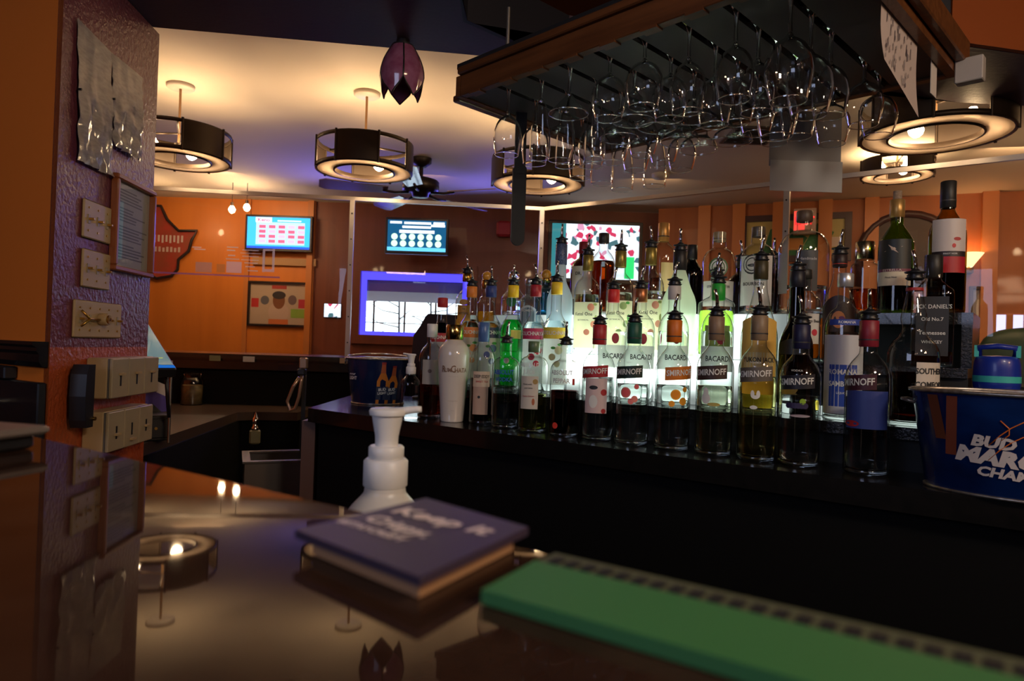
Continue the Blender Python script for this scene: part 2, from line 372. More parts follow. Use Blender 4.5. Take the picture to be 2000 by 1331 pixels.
mb.prism([(CP0[0], CP0[1]), (CP0[0] - .02, CP0[1] + .012), (CP1[0] - .02, CP1[1]), (CP1[0] - .1, CP1[1]), (-1.30, 1.90), (E0w.x, E0w.y + .2), (E0w.x, E0w.y)], 0, SOF - .003, orange_w); struct('wall_left', mb)
# black ledge and boxes on the orange wall
def wroot(name, label, cat, P, px, py, group=None, off=0):
    v, z = P.at(px, py); return thing(name, label, cat, P.pt(v, z, off), P.rz, group)
v0, z0 = WO.at(0, 712); v1, z1 = WO.at(95, 668)
r = thing('wall_ledge', 'black moulded ledge running along the orange wall by the column', 'ledge', WO.pt(0, 1.09), WO.rz)
mb = MB(); zt = z1 - 1.09; zb = WO.at(94, 718)[1] - 1.09
mb.prism([(-.001, zt), (-.035, zt), (-.035, zt - .008), (-.026, zt - .014), (-.026, zt - .022), (-.02, zt - .03), (-.02, zb + .012), (-.012, zb), (-.001, zb)], -1.4, -.004, mat('black_gloss_moulding', (.012, .011, .011), .18, coat=.6), M=Matrix(((0, 0, 1, 0), (1, 0, 0, 0), (0, 1, 0, 0), (0, 0, 0, 1))))
mb.build('moulding', r)
va, za = WO.at(0, 745); vb, zb2 = WO.at(93, 748)
r = thing('drawer_unit', 'black flat-fronted cabinet against the orange wall below the ledge', 'cabinet', WO.pt(0, 0), WO.rz)
mb = MB(); mb.box((-1.2, -.02, .12), (vb, -.001, zb2), BLACK, bev=.003); mb.build('cabinet_body', r)
mb = MB(); vs_, zs_ = WO.at(12, 783); mb.cyl(.006, 0, .02, CHROME, 12, T(vs_, -.021, zs_) @ RX(PI / 2)); mb.build('lock', r)
vc, zc = WO.at(36, 716)
mb = MB(); mb.box((-1.2, -.03, zb2 + .001), (vc, -.001, zc), BLACK, bev=.003)
tag(mb.build('black_box', loc=WO.pt(0, 0)), 'small black box wedged between ledge and black cabinet on the orange wall', 'box').rotation_euler = (0, 0, WO.rz)

# things on the column: local x along the wall, -y out of the wall
def cbox(px0, py0, px1, py1):
    a = PC.at(px0, py0); b = PC.at(px1, py1); return a, b
def crumple(name, label, corners, mt):
    """plastic-sleeved sheet hung on the column, corners in pixels tl,tr,br,bl"""
    q = [PC.at(*c) for c in corners]; nx, nz = 10, 16; rd = random.Random(hash(name) % 97 + len(label)); vs = []; fs = []
    cx = sum(a[0] for a in q) / 4; czz = sum(a[1] for a in q) / 4
    for j in range(nz + 1):
        for i in range(nx + 1):
            s, t = i / nx, j / nz
            x = (1 - t) * ((1 - s) * q[0][0] + s * q[1][0]) + t * ((1 - s) * q[3][0] + s * q[2][0])
            z = (1 - t) * ((1 - s) * q[0][1] + s * q[1][1]) + t * ((1 - s) * q[3][1] + s * q[2][1])
            y = -.004 - (.002 + .010 * t) * (rd.random()) - .006 * abs(math.sin(s * 9 + t * 4)) * t
            vs.append((x - cx, y, z - czz))
    for j in range(nz):
        for i in range(nx): a = j * (nx + 1) + i; fs.append((a, a + nx + 1, a + nx + 2, a + 1))
    r = thing(name, label, 'paper', PC.pt(cx, czz), PC.rz)
    mb = MB(); mb.add(vs, fs, PAPER2, True); mb.build('sheet', r)
    mb = MB(); mb.add([(x, y - .0015, z) for x, y, z in vs], fs, SLEEVE, True); mb.build('plastic_sleeve', r)
    mb = MB(); 
    for k in range(14):
        z = (.40 - k * .055) * (q[0][1] - q[3][1]); xw = .3 * (q[1][0] - q[0][0])
        pass
    for c in corners[:1] + corners[3:]:
        v, z = PC.at(*c); 
    mb.cyl(.003, 0, .008, BLACK, 8, T(vs[(nz // 2) * (nx + 1)][0], vs[(nz // 2) * (nx + 1)][1], vs[(nz // 2) * (nx + 1)][2]) @ RX(PI / 2)); mb.build('push_pin', r)
    return r
PAPER2 = mat('printed_sheet', (.38, .33, .31), .6, noise=((40, 40, 130), .7, (.20, .17, .17)))
SLEEVE = thin('plastic_sleeve', (.93, .94, .96), (.6, .6, .65), 1.5, .12)
crumple('hanging_sheet', 'longer crumpled plastic-sleeved sheet pinned high on the plum column', [(147, 34), (213, 102), (212, 346), (143, 312)], PAPER2)
crumple('hanging_sheet', 'shorter plastic-sleeved sheet pinned beside the longer one, nearer the ceiling lamps', [(214, 102), (275, 152), (268, 316), (212, 283)], PAPER2)
# framed notice
(a, za), (b, zb_) = cbox(216, 336, 286, 546); zb_ = PC.at(212, 527)[1]
r = thing('framed_notice', 'small framed printed notice with brown wooden frame on the plum column', 'frame', PC.pt(a, zb_), PC.rz)
W_, H_ = b - a, za - zb_
mb = MB(); fw = .014
for q in (((0, 0), (W_, fw)), ((0, H_ - fw), (W_, H_)), ((0, fw), (fw, H_ - fw)), ((W_ - fw, fw), (W_, H_ - fw))): mb.box((q[0][0], -.022, q[0][1]), (q[1][0], -.001, q[1][1]), mat('frame_wood', (.30, .09, .03), .35, coat=.3), bev=.003)
mb.build('frame', r)
mb = MB(); mb.rect(fw, W_ - fw, fw, H_ - fw, flat((.38, .36, .34)), -.006); o = mb.build('notice_sheet', r)
mb = MB(); rd = random.Random(3)
for k in range(24):
    z = H_ - fw - .02 - k * (H_ - .05) / 25
    if k % 6 == 5: continue
    mb.rect(fw + .012, fw + .012 + (W_ - 2 * fw - .024) * rd.uniform(.5, 1), z - .0018, z + .0018, flat((.1, .1, .1)), -.0065)
mb.build('printed_lines', o)
mb = MB(); mb.rect(fw, W_ - fw, fw, H_ - fw, thin('picture_glass'), -.009); mb.build('glass', r)
# three-gang plates
def plate(name, label, px0, py0, px1, py1, cols, rows, slider, kind='plate'):
    (a, za), (b, zb) = cbox(px0, py0, px1, py1); zb = PC.at(px0, py1)[1] if False else zb
    r = thing(name, label, 'switch', PC.pt(a, zb), PC.rz); W, H = b - a, za - zb
    mb = MB(); mb.box((0, -.008, 0), (W, -.0005, H), IVORY, bev=.003); mb.build('plate', r)
    for i in range(cols):
        x = W * (i + .5) / cols; mb = MB()
        mb.box((x - .005, -.010, H * .38), (x + .005, -.0075, H * .62), IVORY2)
        mb.box((x - .004, -.022, H * .47), (x + .004, -.0075, H * .53), BRASS, bev=.001); mb.build('toggle', r)
    mb = MB()
    for i in range(cols):
        x = W * (i + .5) / cols
        for z in (.2, .8): mb.cyl(.0028, 0, .002, BRASS, 8, T(x, -.008, H * z) @ RX(PI / 2))
    mb.build('screws', r); return r, W, H
plate('light_switch', 'upper three-toggle ivory switch plate on the plum column', 159, 386, 210, 478, 3, 1, 0)
plate('light_switch', 'lower three-toggle ivory switch plate, right above the dimmer knob plate', 157, 484, 208, 568, 3, 1, 0)
r, W, H = plate('dimmer_plate', 'wide ivory plate with round brass dimmer knob and toggles on column', 140, 584, 230, 661, 5, 1, 0)
mb = MB(); M = T(W * .5, -.008, H * .52) @ RX(PI / 2); mb.cyl(.016, 0, .022, IVORY, 20, M, c=.002); mb.cyl(.011, .022, .026, BRASS, 20, M); mb.cyl(.004, .026, .028, CHROME, 12, M); mb.build('dimmer_knob', r)
mb = MB()
for z in (.72, .3): mb.tube([(W * .12, -.010, H * z), (W * .2, -.02, H * .5), (W * .42, -.018, H * .5)], .003, BRASS, 8)
mb.build('brass_lever', r)
# thermostat-like slider boxes
def sliders(label, q, n, gname):
    (tlx, tly), (trx, try_), (brx, bry), (blx, bly) = q
    a, za = PC.at(tlx, tly); b, _ = PC.at(trx, try_); zb = (PC.at(blx, bly)[1] + PC.at(brx, bry)[1]) / 2; za = (za + PC.at(trx, try_)[1]) / 2
    r = thing('slider_box', label, 'switch box', PC.pt(a, zb), PC.rz); W, H = b - a, za - zb; D = .065
    mb = MB(); mb.box((0, -D + .012, 0), (W, -.0005, H), IVORY, bev=.003); mb.box((0, -D + .011, .001), (W, -D + .008, H - .001), mat('grey_plastic_band', (.12, .11, .10), .5)); mb.build('housing', r)
    for i in range(n):
        x0 = W * i / n + .001; x1 = W * (i + 1) / n - .001; mb = MB(); mb.box((x0, -D, .001), (x1, -D + .0085, H - .001), IVORY2, bev=.002)
        xm = (x0 + x1) / 2; mb.box((xm - .004, -D - .0006, H * .30), (xm + .004, -D, H * .62), BLACK); f = mb.build('face_plate', r)
        mb = MB(); zz = H * (.60 if gname else (.42, .2, .45)[i]); mb.box((xm - .012, -D - .008, zz - .003), (xm + .012, -D - .0008, zz + .003), IVORY); mb.build('slider_knob', f)
    return r
sliders('upper row of three ivory slider dimmers on the plum column', [(168, 700), (266, 695), (265, 765), (168, 778)], 3, True)
sliders('lower row of three ivory slider dimmers, just above the bar counter', [(160, 803), (254, 790), (252, 862), (160, 880)], 3, False)
v, z = PC.at(126, 836)
r = thing('wall_phone', 'black telephone handset hanging on the column beside the slider boxes', 'phone', PC.pt(v, z), PC.rz)
h_ = PC.at(130, 712)[1] - z
mb = MB(); mb.prism([(0, 0), (.03, .0), (.033, h_), (.005, h_), (-.006, h_ * .85), (-.01, h_ * .5), (-.006, h_ * .12)], -.05, -.012, BLACK, axis='y'); mb.build('handset', r)
mb = MB(); mb.box((.012, -.012, .02), (.05, -.0005, h_ - .01), BLACK, bev=.003); mb.build('cradle', r)
mb = MB(); mb.cyl(.005, 0, .006, BRASS, 10, T(.03, -.05, .02) @ RX(PI / 2)); mb.build('brass_stud', r)

# ------------------------------------------------------------------ near bar counter
ea = Vector((-.43, .577)); eb = Vector((.147, .188)); ed = (eb - ea).normalized(); en = Vector((-ed.y, ed.x))
def CE(s, t): p = ea + ed * s + en * t; return (p.x, p.y)
ctop = mat('polished_brown_counter', (.026, .012, .008), .03, coat=0, spec=.16, noise=((30, 30, 30), .6, (.05, .026, .016)))
mb = MB(); mb.prism([CE(-2.2, -.75), CE(1.6, -.75), CE(1.6, 0), CE(-2.2, 0)], 1.03, 1.07, ctop)
r = tag(mb.build('bar_counter'), 'polished dark brown bar counter top reflecting the ceiling lamps', 'counter')
mb = MB(); mb.prism([CE(-2.2, -.70), CE(1.6, -.70), CE(1.6, -.06), CE(-2.2, -.06)], 0, 1.03, black_w); mb.build('counter_base', r)
mb = MB(); mb.prism([CE(-1.0, -.058), CE(1.4, -.058), CE(1.4, .40), CE(-1.0, .40)], .0, .84, black_w); tag(mb.build('underbar_shelf'), 'black underbar ledge on the bartender side, holding the white pump bottle', 'shelf')
# green mat with slots
g0 = atZ(940, 1158, 1.074); g1 = atZ(1082, 1084, 1.074); g2 = atZ(2000, 1297, 1.074); g3 = atZ(1541, 1331, 1.074)
gx = (g2 - g1).normalized(); gy = Vector((-gx.y, gx.x, 0)); gw = abs((g0 - g1).dot(gy)); gs = (g0 - g1).dot(gx)
r = thing('bar_mat', 'green rubber bar mat with a row of dark square slots along its edge', 'mat', (g1.x, g1.y, 1.0705), math.atan2(gx.y, gx.x))
GREEN = mat('green_rubber', (.040, .19, .055), .6); GRD = mat('dark_green_rubber', (.085, .095, .05), .7)
g3l = ((g3 - g1).dot(gx), (g3 - g1).dot(gy)); kx = .36; ky = -gw + (g3l[1] + gw) * (kx - gs) / (g3l[0] - gs)
mb = MB(); mb.prism([(0, -.0135), (.36, -.0135), (kx, ky), (gs, -gw)], 0, .0045, GREEN); mb.build('mat_sheet', r)
mb = MB(); mb.box((0, -.0135, 0), (.36, .001, .0040), GRD); o = mb.build('slotted_edge', r)
mb = MB()
for k in range(48): mb.box((.004 + k * .0066, -.0115, .0040), (.004 + k * .0066 + .0040, -.0045, .0046), BLACKM)
mb.build('slots', o)
# stack of coasters
CZT = 1.0800; cq = [atZ(820, 1128, CZT), atZ(1032, 1030, CZT), atZ(832, 973, CZT), atZ(576, 1035, CZT)]
cc = sum(cq, Vector()) / 4
r = thing('coaster_stack', 'square purple drink coasters with white slogan stacked on the counter', 'coasters', (cc.x, cc.y, 1.0705))
loc2 = [(p.x - cc.x, p.y - cc.y) for p in cq]
CP = mat('purple_coaster_print', (.045, .030, .055), .5); CK = mat('pulp_board', (.36, .19, .09), .8)
mb = MB(); mb.prism([(x * .86, y * .86) for x, y in loc2], 0, .0060, CK); mb.build('board_edges', r)
mb = MB(); mb.prism(loc2, .0062, .0095, CP); o = mb.build('top_coaster', r)
mb = MB(); CW = flat((.80, .66, .58))
for t, pa, pb, sx in (('Keep it', (776, 997), (958, 1042), .85), ('Crispy.', (722, 1012), (842, 1049), .95), ('#STAYCRISPY', (664, 1018), (790, 1058), 1.0)):
    a, b = atZ(*pa, CZT), atZ(*pb, CZT); vs, fs = text(t, .035); wd = max(v[0] for v in vs) - min(v[0] for v in vs); ux = (b - a).to_2d(); k = ux.length / wd; ux.normalize(); uy = Vector((-ux.y, ux.x)); m_ = (a + b) / 2 - cc
    mb.add([(m_.x + ux.x * x * k + uy.x * y * k * sx, m_.y + ux.y * x * k + uy.y * y * k * sx, .0098) for x, y in vs], fs, CW)
mb.build('lettering', o)
# grey-topped box at left
p = atZ(10, 885, 1.07)
r = thing('napkin_tray', 'small black tray with brushed grey top at the counter end by the cabinet', 'tray', (p.x - .035, p.y, 1.0705), -.25)
mb = MB(); mb.box((-.09, -.03, 0), (.035, .03, .010), BLACK, bev=.002); mb.build('tray_base', r)
mb = MB(); mb.box((-.095, -.036, .010), (.042, .036, .016), mat('brushed_grey', (.35, .30, .27), .35, .6), bev=.002); mb.build('tray_top', r)

def pump(name, label, loc, R, Hb, capR, mt_b, scale=1, rz=0, neckz=None, tube=False):
    r = thing(name, label, 'bottle', loc, rz)
    k = scale; mb = MB()
    pr = catmull([(0, R * .93), (.004, R), (Hb * .72, R), (Hb * .84, R * .88), (Hb * .95, capR * .95), (Hb, capR * .9)], 4)
    mb.lathe(pr, mt_b); mb.disc(R * .93, 0, mt_b, up=False); mb.build('bottle_body', r)
    mb = MB(); z = Hb - .004 * k
    mb.cyl(capR, z, z + .036 * k, WHITE, 28, c=.003 * k); mb.cyl(capR * .8, z + .036 * k, z + .052 * k, WHITE, 28, c=.002 * k)
    c = mb.build('pump_collar', r)
    mb = MB(); z += .052 * k
    mb.lathe([(z, .014 * k), (z + .012 * k, .0145 * k), (z + .03 * k, .018 * k), (z + .043 * k, .020 * k)], WHITE); mb.disc(.020 * k, z + .043 * k, WHITE)
    mb.lathe([(z + .038 * k, .022 * k), (z + .043 * k, .023 * k), (z + .046 * k, .021 * k), (z + .047 * k, .001)], WHITE)
    mb.tube([(0, 0, z + .042 * k), (.02 * k, 0, z + .0435 * k), (.036 * k, 0, z + .046 * k), (.042 * k, 0, z + .0465 * k)], .0055 * k, WHITE, 10, r1=.0038 * k)
    mb.build('pump_head', r)
    return r
SOAP = mat('clear_soap_bottle', (.62, .60, .56), .3)
p = atY(752, 957, .70)
pump('pump_bottle', 'white foam pump bottle standing behind the purple coasters', (p.x, p.y, .84), .042, p.z - .84 + .006, .0225, SOAP, .82)

# ------------------------------------------------------------------ back bar
E0 = Vector((-.667, 2.262, 0)); E1 = Vector((.75, 1.162, 0)); PB = Plane(E0, (E1 - E0).to_2d())
BR = PB.rz; BT = .93
def bar(s, t, z=0): q = PB.P + PB.d * s + PB.n * t; return Vector((q.x, q.y, z))
def brow(px, py, t):
    v, z = PB.at(px, py, -t); return bar(v, t, z)
r = thing('back_bar', 'long black back bar counter carrying the liquor bottles', 'counter', bar(0, 0), BR)
mb = MB(); mb.prism([(0, 0), (2.9, 0), (2.9, .66), (-.51, .66)], BT - .045, BT, black_t); mb.build('worktop', r)
mb = MB(); mb.prism([(.02, .03), (2.9, .03), (2.9, .64), (-.45, .64)], 0, BT - .0455, black_w); mb.build('cabinet_body', r)
# the stepped bottle display
T1, T2, T3 = 1.02, 1.14, 1.262
r = thing('bottle_riser', 'stepped liquor display with glowing white steps on the back bar', 'display shelf', bar(0, 0, BT), BR)
bub = mat('black_bubbled_acrylic', (.02, .021, .024), .15, coat=.5, bump=(160, .8, .004))
def glow_mat():
    M = emi('glowing_acrylic', (.86, 1, .95), 1); nt = M.node_tree; e = [n for n in nt.nodes if n.type == 'EMISSION'][0]
    tc = nt.nodes.new('ShaderNodeTexCoord'); sp = nt.nodes.new('ShaderNodeSeparateXYZ'); nt.links.new(tc.outputs['Object'], sp.inputs[0])
    rp = nt.nodes.new('ShaderNodeMapRange'); rp.interpolation_type = 'SMOOTHSTEP'
    a = nt.nodes.new('ShaderNodeMath'); a.operation = 'SUBTRACT'; a.inputs[1].default_value = 1.0; nt.links.new(sp.outputs[0], a.inputs[0])
    b = nt.nodes.new('ShaderNodeMath'); b.operation = 'ABSOLUTE'; nt.links.new(a.outputs[0], b.inputs[0])
    nt.links.new(b.outputs[0], rp.inputs[0]); rp.inputs[1].default_value = .02; rp.inputs[2].default_value = .40; rp.inputs[3].default_value = 5.0; rp.inputs[4].default_value = .15
    zr = nt.nodes.new('ShaderNodeMapRange'); zr.interpolation_type = 'SMOOTHSTEP'; nt.links.new(sp.outputs[2], zr.inputs[0]); zr.inputs[1].default_value = T1 - BT + .01; zr.inputs[2].default_value = T2 - BT - .01; zr.inputs[3].default_value = .06; zr.inputs[4].default_value = 1
    mu = nt.nodes.new('ShaderNodeMath'); mu.operation = 'MULTIPLY'; nt.links.new(rp.outputs[0], mu.inputs[0]); nt.links.new(zr.outputs[0], mu.inputs[1]); nt.links.new(mu.outputs[0], e.inputs[1]); return M
GLOW = glow_mat()
S0, S1, S2 = .325, 1.44, 1.795
zz = T1 - BT
mb = MB(); mb.box((S0, .17, zz - .024), (S2, .31, zz), bub); mb.box((S0, .2, 0), (S2, .6, zz - .024), BLACKM); mb.build('lower_step', r)
mb = MB(); mb.box((S0, .302, T1 - BT + .001), (S1, .308, T2 - BT - .002), GLOW); mb.box((S0, .412, T2 - BT + .001), (S1, .418, T3 - BT - .002), GLOW)
mb.box((S0, .308, T2 - BT - .006), (S1, .411, T2 - BT - .001), GLOW); mb.build('light_panel', r)
mb = MB(); mb.box((S1, .300, T1 - BT + .001), (S2 - .05, .308, T1 - BT + .022), emi('dim_light_strip', (.86, 1, .95), .5)); mb.build('light_strip', r)
mb = MB(); mb.box((S1, .30, T2 - BT - .02), (S2, .45, T2 - BT), bub); mb.box((S1, .31, T1 - BT), (S2, .60, T2 - BT - .02), BLACKM); mb.box((S0, .309, T2 - BT - .0005), (S1, .411, T2 - BT), thin('clear_acrylic', body=((.9, .95, .93), .35))); mb.build('middle_step', r)
mb = MB(); mb.box((S1 + .04, .41, T3 - BT - .026), (S2, .62, T3 - BT), bub); mb.box((S0, .42, T3 - BT - .008), (S1 + .04, .62, T3 - BT), thin('clear_acrylic')); mb.box((S0, .59, 0), (S2, .60, T3 - BT - .026), BLACKM)
mb.box((S2 - .02, .40, T2 - BT), (S2, .59, T3 - BT - .026), bub); mb.build('upper_step', r)

# ------------------------------------------------------------------ bottles
N = .0145
PROF = {
 'vodka': [(0, .9), (.02, 1), (.05, 1), (.60, 1), (.66, .96), (.72, .78), (.77, .5), (.80, -1.1), (1, -1)],
 'apoth': [(0, .92), (.02, 1), (.05, 1), (.70, 1), (.77, .93), (.815, .75), (.84, -1.3), (.87, -1), (.99, -1), (1, -1.15)],
 'stoli': [(0, .95), (.02, 1), (.05, 1), (.56, 1), (.63, .9), (.70, .55), (.76, -1.05), (1, -1)],
 'round': [(0, .92), (.02, 1), (.05, 1), (.60, 1), (.68, .93), (.74, .72), (.78, -1.2), (.81, -1), (1, -1)],
 'cone': [(0, .95), (.02, 1), (.05, 1), (.46, 1), (.56, .92), (.66, .66), (.76, .46), (.85, -1), (1, -1)],
 'wine': [(0, .95), (.02, 1), (.05, 1), (.56, 1), (.64, .94), (.72, .62), (.77, -1.1), (.8, -1), (1, -1)],
 'wide': [(0, .92), (.015, 1), (.04, 1), (.58, 1), (.68, .95), (.76, .76), (.80, .5), (.825, -1.3), (1, -1.25)],
 'slim': [(0, .92), (.02, 1), (.05, 1), (.45, 1), (.55, .85), (.66, .45), (.75, -1.15), (1, -1)],
 'bulb': [(0, .95), (.02, 1), (.05, 1), (.40, 1), (.50, .97), (.57, .82), (.62, .55), (.67, .44), (.74, .50), (.82, .42), (.90, -1.1), (1, -1)],
 'squat': [(0, .95), (.02, 1), (.05, 1), (.62, 1), (.68, .95), (.72, .7), (.75, -1.5), (.78, -1.1), (1, -1)],
 'shaker': [(0, .68), (.01, .72), (.04, .74), (.60, 1), (.70, 1), (.78, .86), (.84, .55), (.87, -1.2), (1, -1)],
}
def rad(kind, R, H, z):
    pr = PROF[kind]; f = z / H
    q = [(a, R * b if b > 0 else N * -b) for a, b in pr]
    for i in range(len(q) - 1):
        if q[i][0] <= f <= q[i + 1][0]:
            t = (f - q[i][0]) / max(q[i + 1][0] - q[i][0], 1e-6); return q[i][1] + (q[i + 1][1] - q[i][1]) * t
    return q[-1][1]
ROWS = {1: (.105, BT), 2: (.238, T1), 3: (.362, T2), 4: (.485, T3), 5: (.562, T3)}
WATER = (.95, .97, .96)
def bottle(px, yt, row, R, kind, label, cap=(flat((.02, .02, .02)), .12), pour=True, glass=None, liq=WATER, fill=.55,
           labs=(), texts=(), discs=(), t=None, zb=None, sq=0, rib=None, name='liquor_bottle', ball=None, neck=None, capr=1.12, opaque=None, spz=1.0, group=None, arcs=(), lname='label'):
    rt, z0 = ROWS[row]
    if t is not None: rt = t
    if zb is not None: z0 = zb
    q = brow(px, yt, rt); H = q.z - z0
    rz = math.atan2(q.x, q.y) * -1
    r = thing(name, label, 'bottle', (q.x, q.y, z0 + .0003), rz, group)
    gl = glass or G_CLEAR
    prf = catmull([(a * H, R * b if b > 0 else N * -b) for a, b in PROF[kind]], 4)
    base_z = max(.010, H * .04)
    mb = MB(); sg = 32
    mb.lathe(prf, opaque or gl, sg, sq=sq, rib=rib)
    mb.disc(prf[0][1] * .97, .0002, opaque or gl, sg, up=False)
    if not opaque:
        mb.lathe([(.001, R * .86), (.003, R * .93), (base_z * .8, R * .95), (base_z, R * .85), (base_z * .8, R * .4), (base_z * .8, .001)], G_SOLID if not glass else gl, 24, sq=sq)
    body = mb.build('glass_body', r)
    if liq and not opaque:
        mb = MB(); zt = H * fill; pz = base_z + .001; pp = [(pz, .001), (pz, rad(kind, R, H, pz) * .90)]
        for k in range(1, 11):
            z = pz + (zt - pz) * k / 10; pp.append((z, rad(kind, R, H, z) * (.93 if rad(kind, R, H, z) > .02 else .85)))
        pp.append((zt, .001)); mb.lathe(pp, liquid(liq), 24, sq=sq); mb.build('liquid', r)
    if cap:
        cm, cf = cap[0], cap[1]; mb = MB(); zc = H * (1 - cf); rc = rad(kind, R, H, zc + .002) * capr
        mb.cyl(rc, zc, H + .001, cm, 24, c=.0015)
        if len(cap) > 2: mb.cyl(rc * 1.03, H * (1 - cf * .75), H * (1 - cf * .70), cap[2], 24)
        mb.build('neck_wrap' if pour else 'cap', r)
    if neck:
        mb = MB(); mb.cyl(N * 1.1, H * neck[1], H * neck[2], neck[0], 24); mb.build('neck_label', r)
    if ball:
        mb = MB(); rb = ball[1]; zc = H + rb * .8
        mb.lathe([(H - .012, N * .8), (H, N * 1.1)] + [(zc + rb * math.sin(a), rb * math.cos(a)) for a in [(-.9 + 2.47 * k / 10) for k in range(11)]], ball[0], 20); mb.build('stopper', r)
    if pour:
        mb = MB(); z = H + .0015
        mb.lathe([(z, N * 1.0), (z + .004, N * 1.25), (z + .0065, N * .95), (z + .0085, N * 1.1), (z + .012, N * .85), (z + .014, N * 1.3), (z + .0165, N * 1.35), (z + .019, N * .6), (z + .022, N * .5), (z + .022, .0005)], BLACK, 20)
        p = mb.build('pourer', r)
        mb = MB(); d = spz; a = random.Random(int(px)).uniform(-2.6, -.4); c, s_ = math.cos(a) * .006, math.sin(a) * .006
        mb.tube([(0, 0, z + .020), (0, 0, z + .032 * d), (c * .4, s_ * .4, z + .046 * d), (c * 1.4, s_ * 1.4, z + .060 * d)], .0046, CHROME, 10, r1=.0034)
        mb.build('spout', p)
    lo = None
    if labs or texts or discs:
        mb = MB()
        for L in labs:
            (z0f, z1f, ac, aw, mt) = L[:5]; Rl = max(rad(kind, R, H, (z0f + z1f) / 2 * H), rad(kind, R, H, z0f * H), rad(kind, R, H, z1f * H)) if abs(rad(kind, R, H, z0f * H) - rad(kind, R, H, z1f * H)) < .004 else rad(kind, R, H, z0f * H)
            if sq:
                wd = R * math.sin(min(aw, 1.2)) * .8; mb.rect(-wd + ac * R, wd + ac * R, z0f * H, z1f * H, mt, -R * 1.012)
            else: mb.wrap(Rl + .0007, ac - aw, ac + aw, z0f * H, z1f * H, mt, 12, tilt=(L[5] if len(L) > 5 else 0), top=(L[6] if len(L) > 6 else 0))
        for D in discs:
            zf, ac, rr, mt = D[:4]; ry = D[4] if len(D) > 4 else None
            if sq: continue
            mb.wdisc(rad(kind, R, H, zf * H) + .0011, ac, zf * H, rr, mt, ry=ry)
        if mb.v: lo = mb.build(lname, r)
        if texts:
            mb = MB()
            for X in texts:
                s, zf, ac, size, mt = X[:5]; tilt = X[5] if len(X) > 5 else 0; xs = X[6] if len(X) > 6 else 1; bd = X[7] if len(X) > 7 else .015
                if sq: mb.ftext(s, ac * R, zf * H, size, mt, -R * 1.02, bd, xs=xs)
                else: mb.wtext(s, rad(kind, R, H, zf * H) + .0014, ac, zf * H, size, mt, bd, tilt, xs)
            mb.build('lettering', lo or r)
    return r
def C(*c): return flat(c)
def CT(*c): return thin('backlit_paper_%d_%d_%d' % tuple(int(x * 99) for x in c), c, c, 1.4, .3, body=(c, .97))
LW = C(.72, .72, .68); LK = C(.02, .02, .022); RED = C(.42, .02, .025); GOLD = mat('gold_foil', (.6, .36, .08), .25, 1); SILV = mat('silver_foil', (.6, .6, .58), .3, 1)
D = math.radians
# --- front row: the flavoured vodkas on the right two thirds
def smir(px, yt, label, capm, band, ang, extras=(), ex_l=(), liq=WATER, fill=.5, tw=LW, t=None):
    return bottle(px, yt, 1, .0405, 'vodka', label, (capm, .17, flat((.03, .03, .03))), True, None, liq, fill,
        labs=[(.545, .645, D(ang), D(52), band, .006)] + list(ex_l), texts=[('SMIRNOFF', .597, D(ang), .0185, tw, .07, .80, .02), ('VODKA', .675, D(ang), .0055, LW, 0, 1.2, 0)],
        discs=list(extras), name='liquor_bottle', t=t)
smir(1172, 636, 'clear vodka bottle with bright red neck and pink strawberry label, front row', flat((.40, .02, .025)), RED, -18,
     [(.42, D(20), .008, RED), (.34, D(-16), .011, LW, .016), (.46, D(-16), .011, LK, .005), (.26, D(20), .006, RED)], [(.24, .54, D(-8), D(40), C(.66, .5, .48))], fill=.55)
smir(1240, 632, 'clear vodka bottle with dark green neck and pink grapefruit picture, front row', flat((.012, .09, .055)), C(.01, .025, .02), -20,
     [(.43, D(-24), .013, C(.75, .25, .2)), (.43, D(-24), .010, C(.85, .12, .12)), (.38, D(6), .008, C(.8, .25, .2)), (.48, D(12), .006, C(.7, .12, .12)), (.36, D(-6), .007, C(.78, .2, .18))])
smir(1318, 627, 'clear vodka bottle with orange neck and orange slices picture, front row', flat((.62, .15, .012)), C(.62, .17, .01), 26,
     [(.43, D(10), .012, C(.85, .4, .03)), (.43, D(10), .009, C(.8, .28, .01)), (.38, D(34), .009, C(.8, .33, .02)), (.36, D(-2), .007, C(.85, .36, .02)), (.47, D(40), .006, C(.7, .3, .02))])
smir(1400, 620, 'vodka bottle with bronze neck and whipped cream dollop picture, front row', flat((.23, .15, .09)), C(.05, .025, .02), -14,
     [(.41, D(-26), .010, LW, .012), (.45, D(-26), .006, LW, .012), (.37, D(-2), .014, C(.40, .33, .08), .004)], liq=(.93, .95, .82))
smir(1484, 618, 'pale yellow tinted vodka bottle with bronze neck and white vanilla flower, front row', flat((.25, .17, .10)), C(.12, .10, .08), -8,
     [(.44, D(-6), .007, LW, .004), (.46, D(-14), .004, LW, .008), (.46, D(2), .004, LW, .008), (.37, D(-10), .008, LW, .004)], liq=(.97, .93, .62), fill=.58)
smir(1566, 636, 'clear vodka bottle with navy neck and dark grapes picture, front row', flat((.014, .014, .05)), C(.012, .012, .02), -10,
     [(.43, D(-30 + 9 * k), .006, C(.03, .02, .07)) for k in range(6)] + [(.46, D(8), .006, C(.25, .42, .03)), (.36, D(2), .02, C(.3, .25, .28), .003)])
smir(1698, 628, 'clear vodka bottle with wine red neck and blue label, rightmost of front row', flat((.22, .015, .03)), C(.05, .01, .02), -30,
     [(.33, D(-40), .016, RED, .006)], [(.30, .545, D(0), D(58), C(.03, .05, .22))])
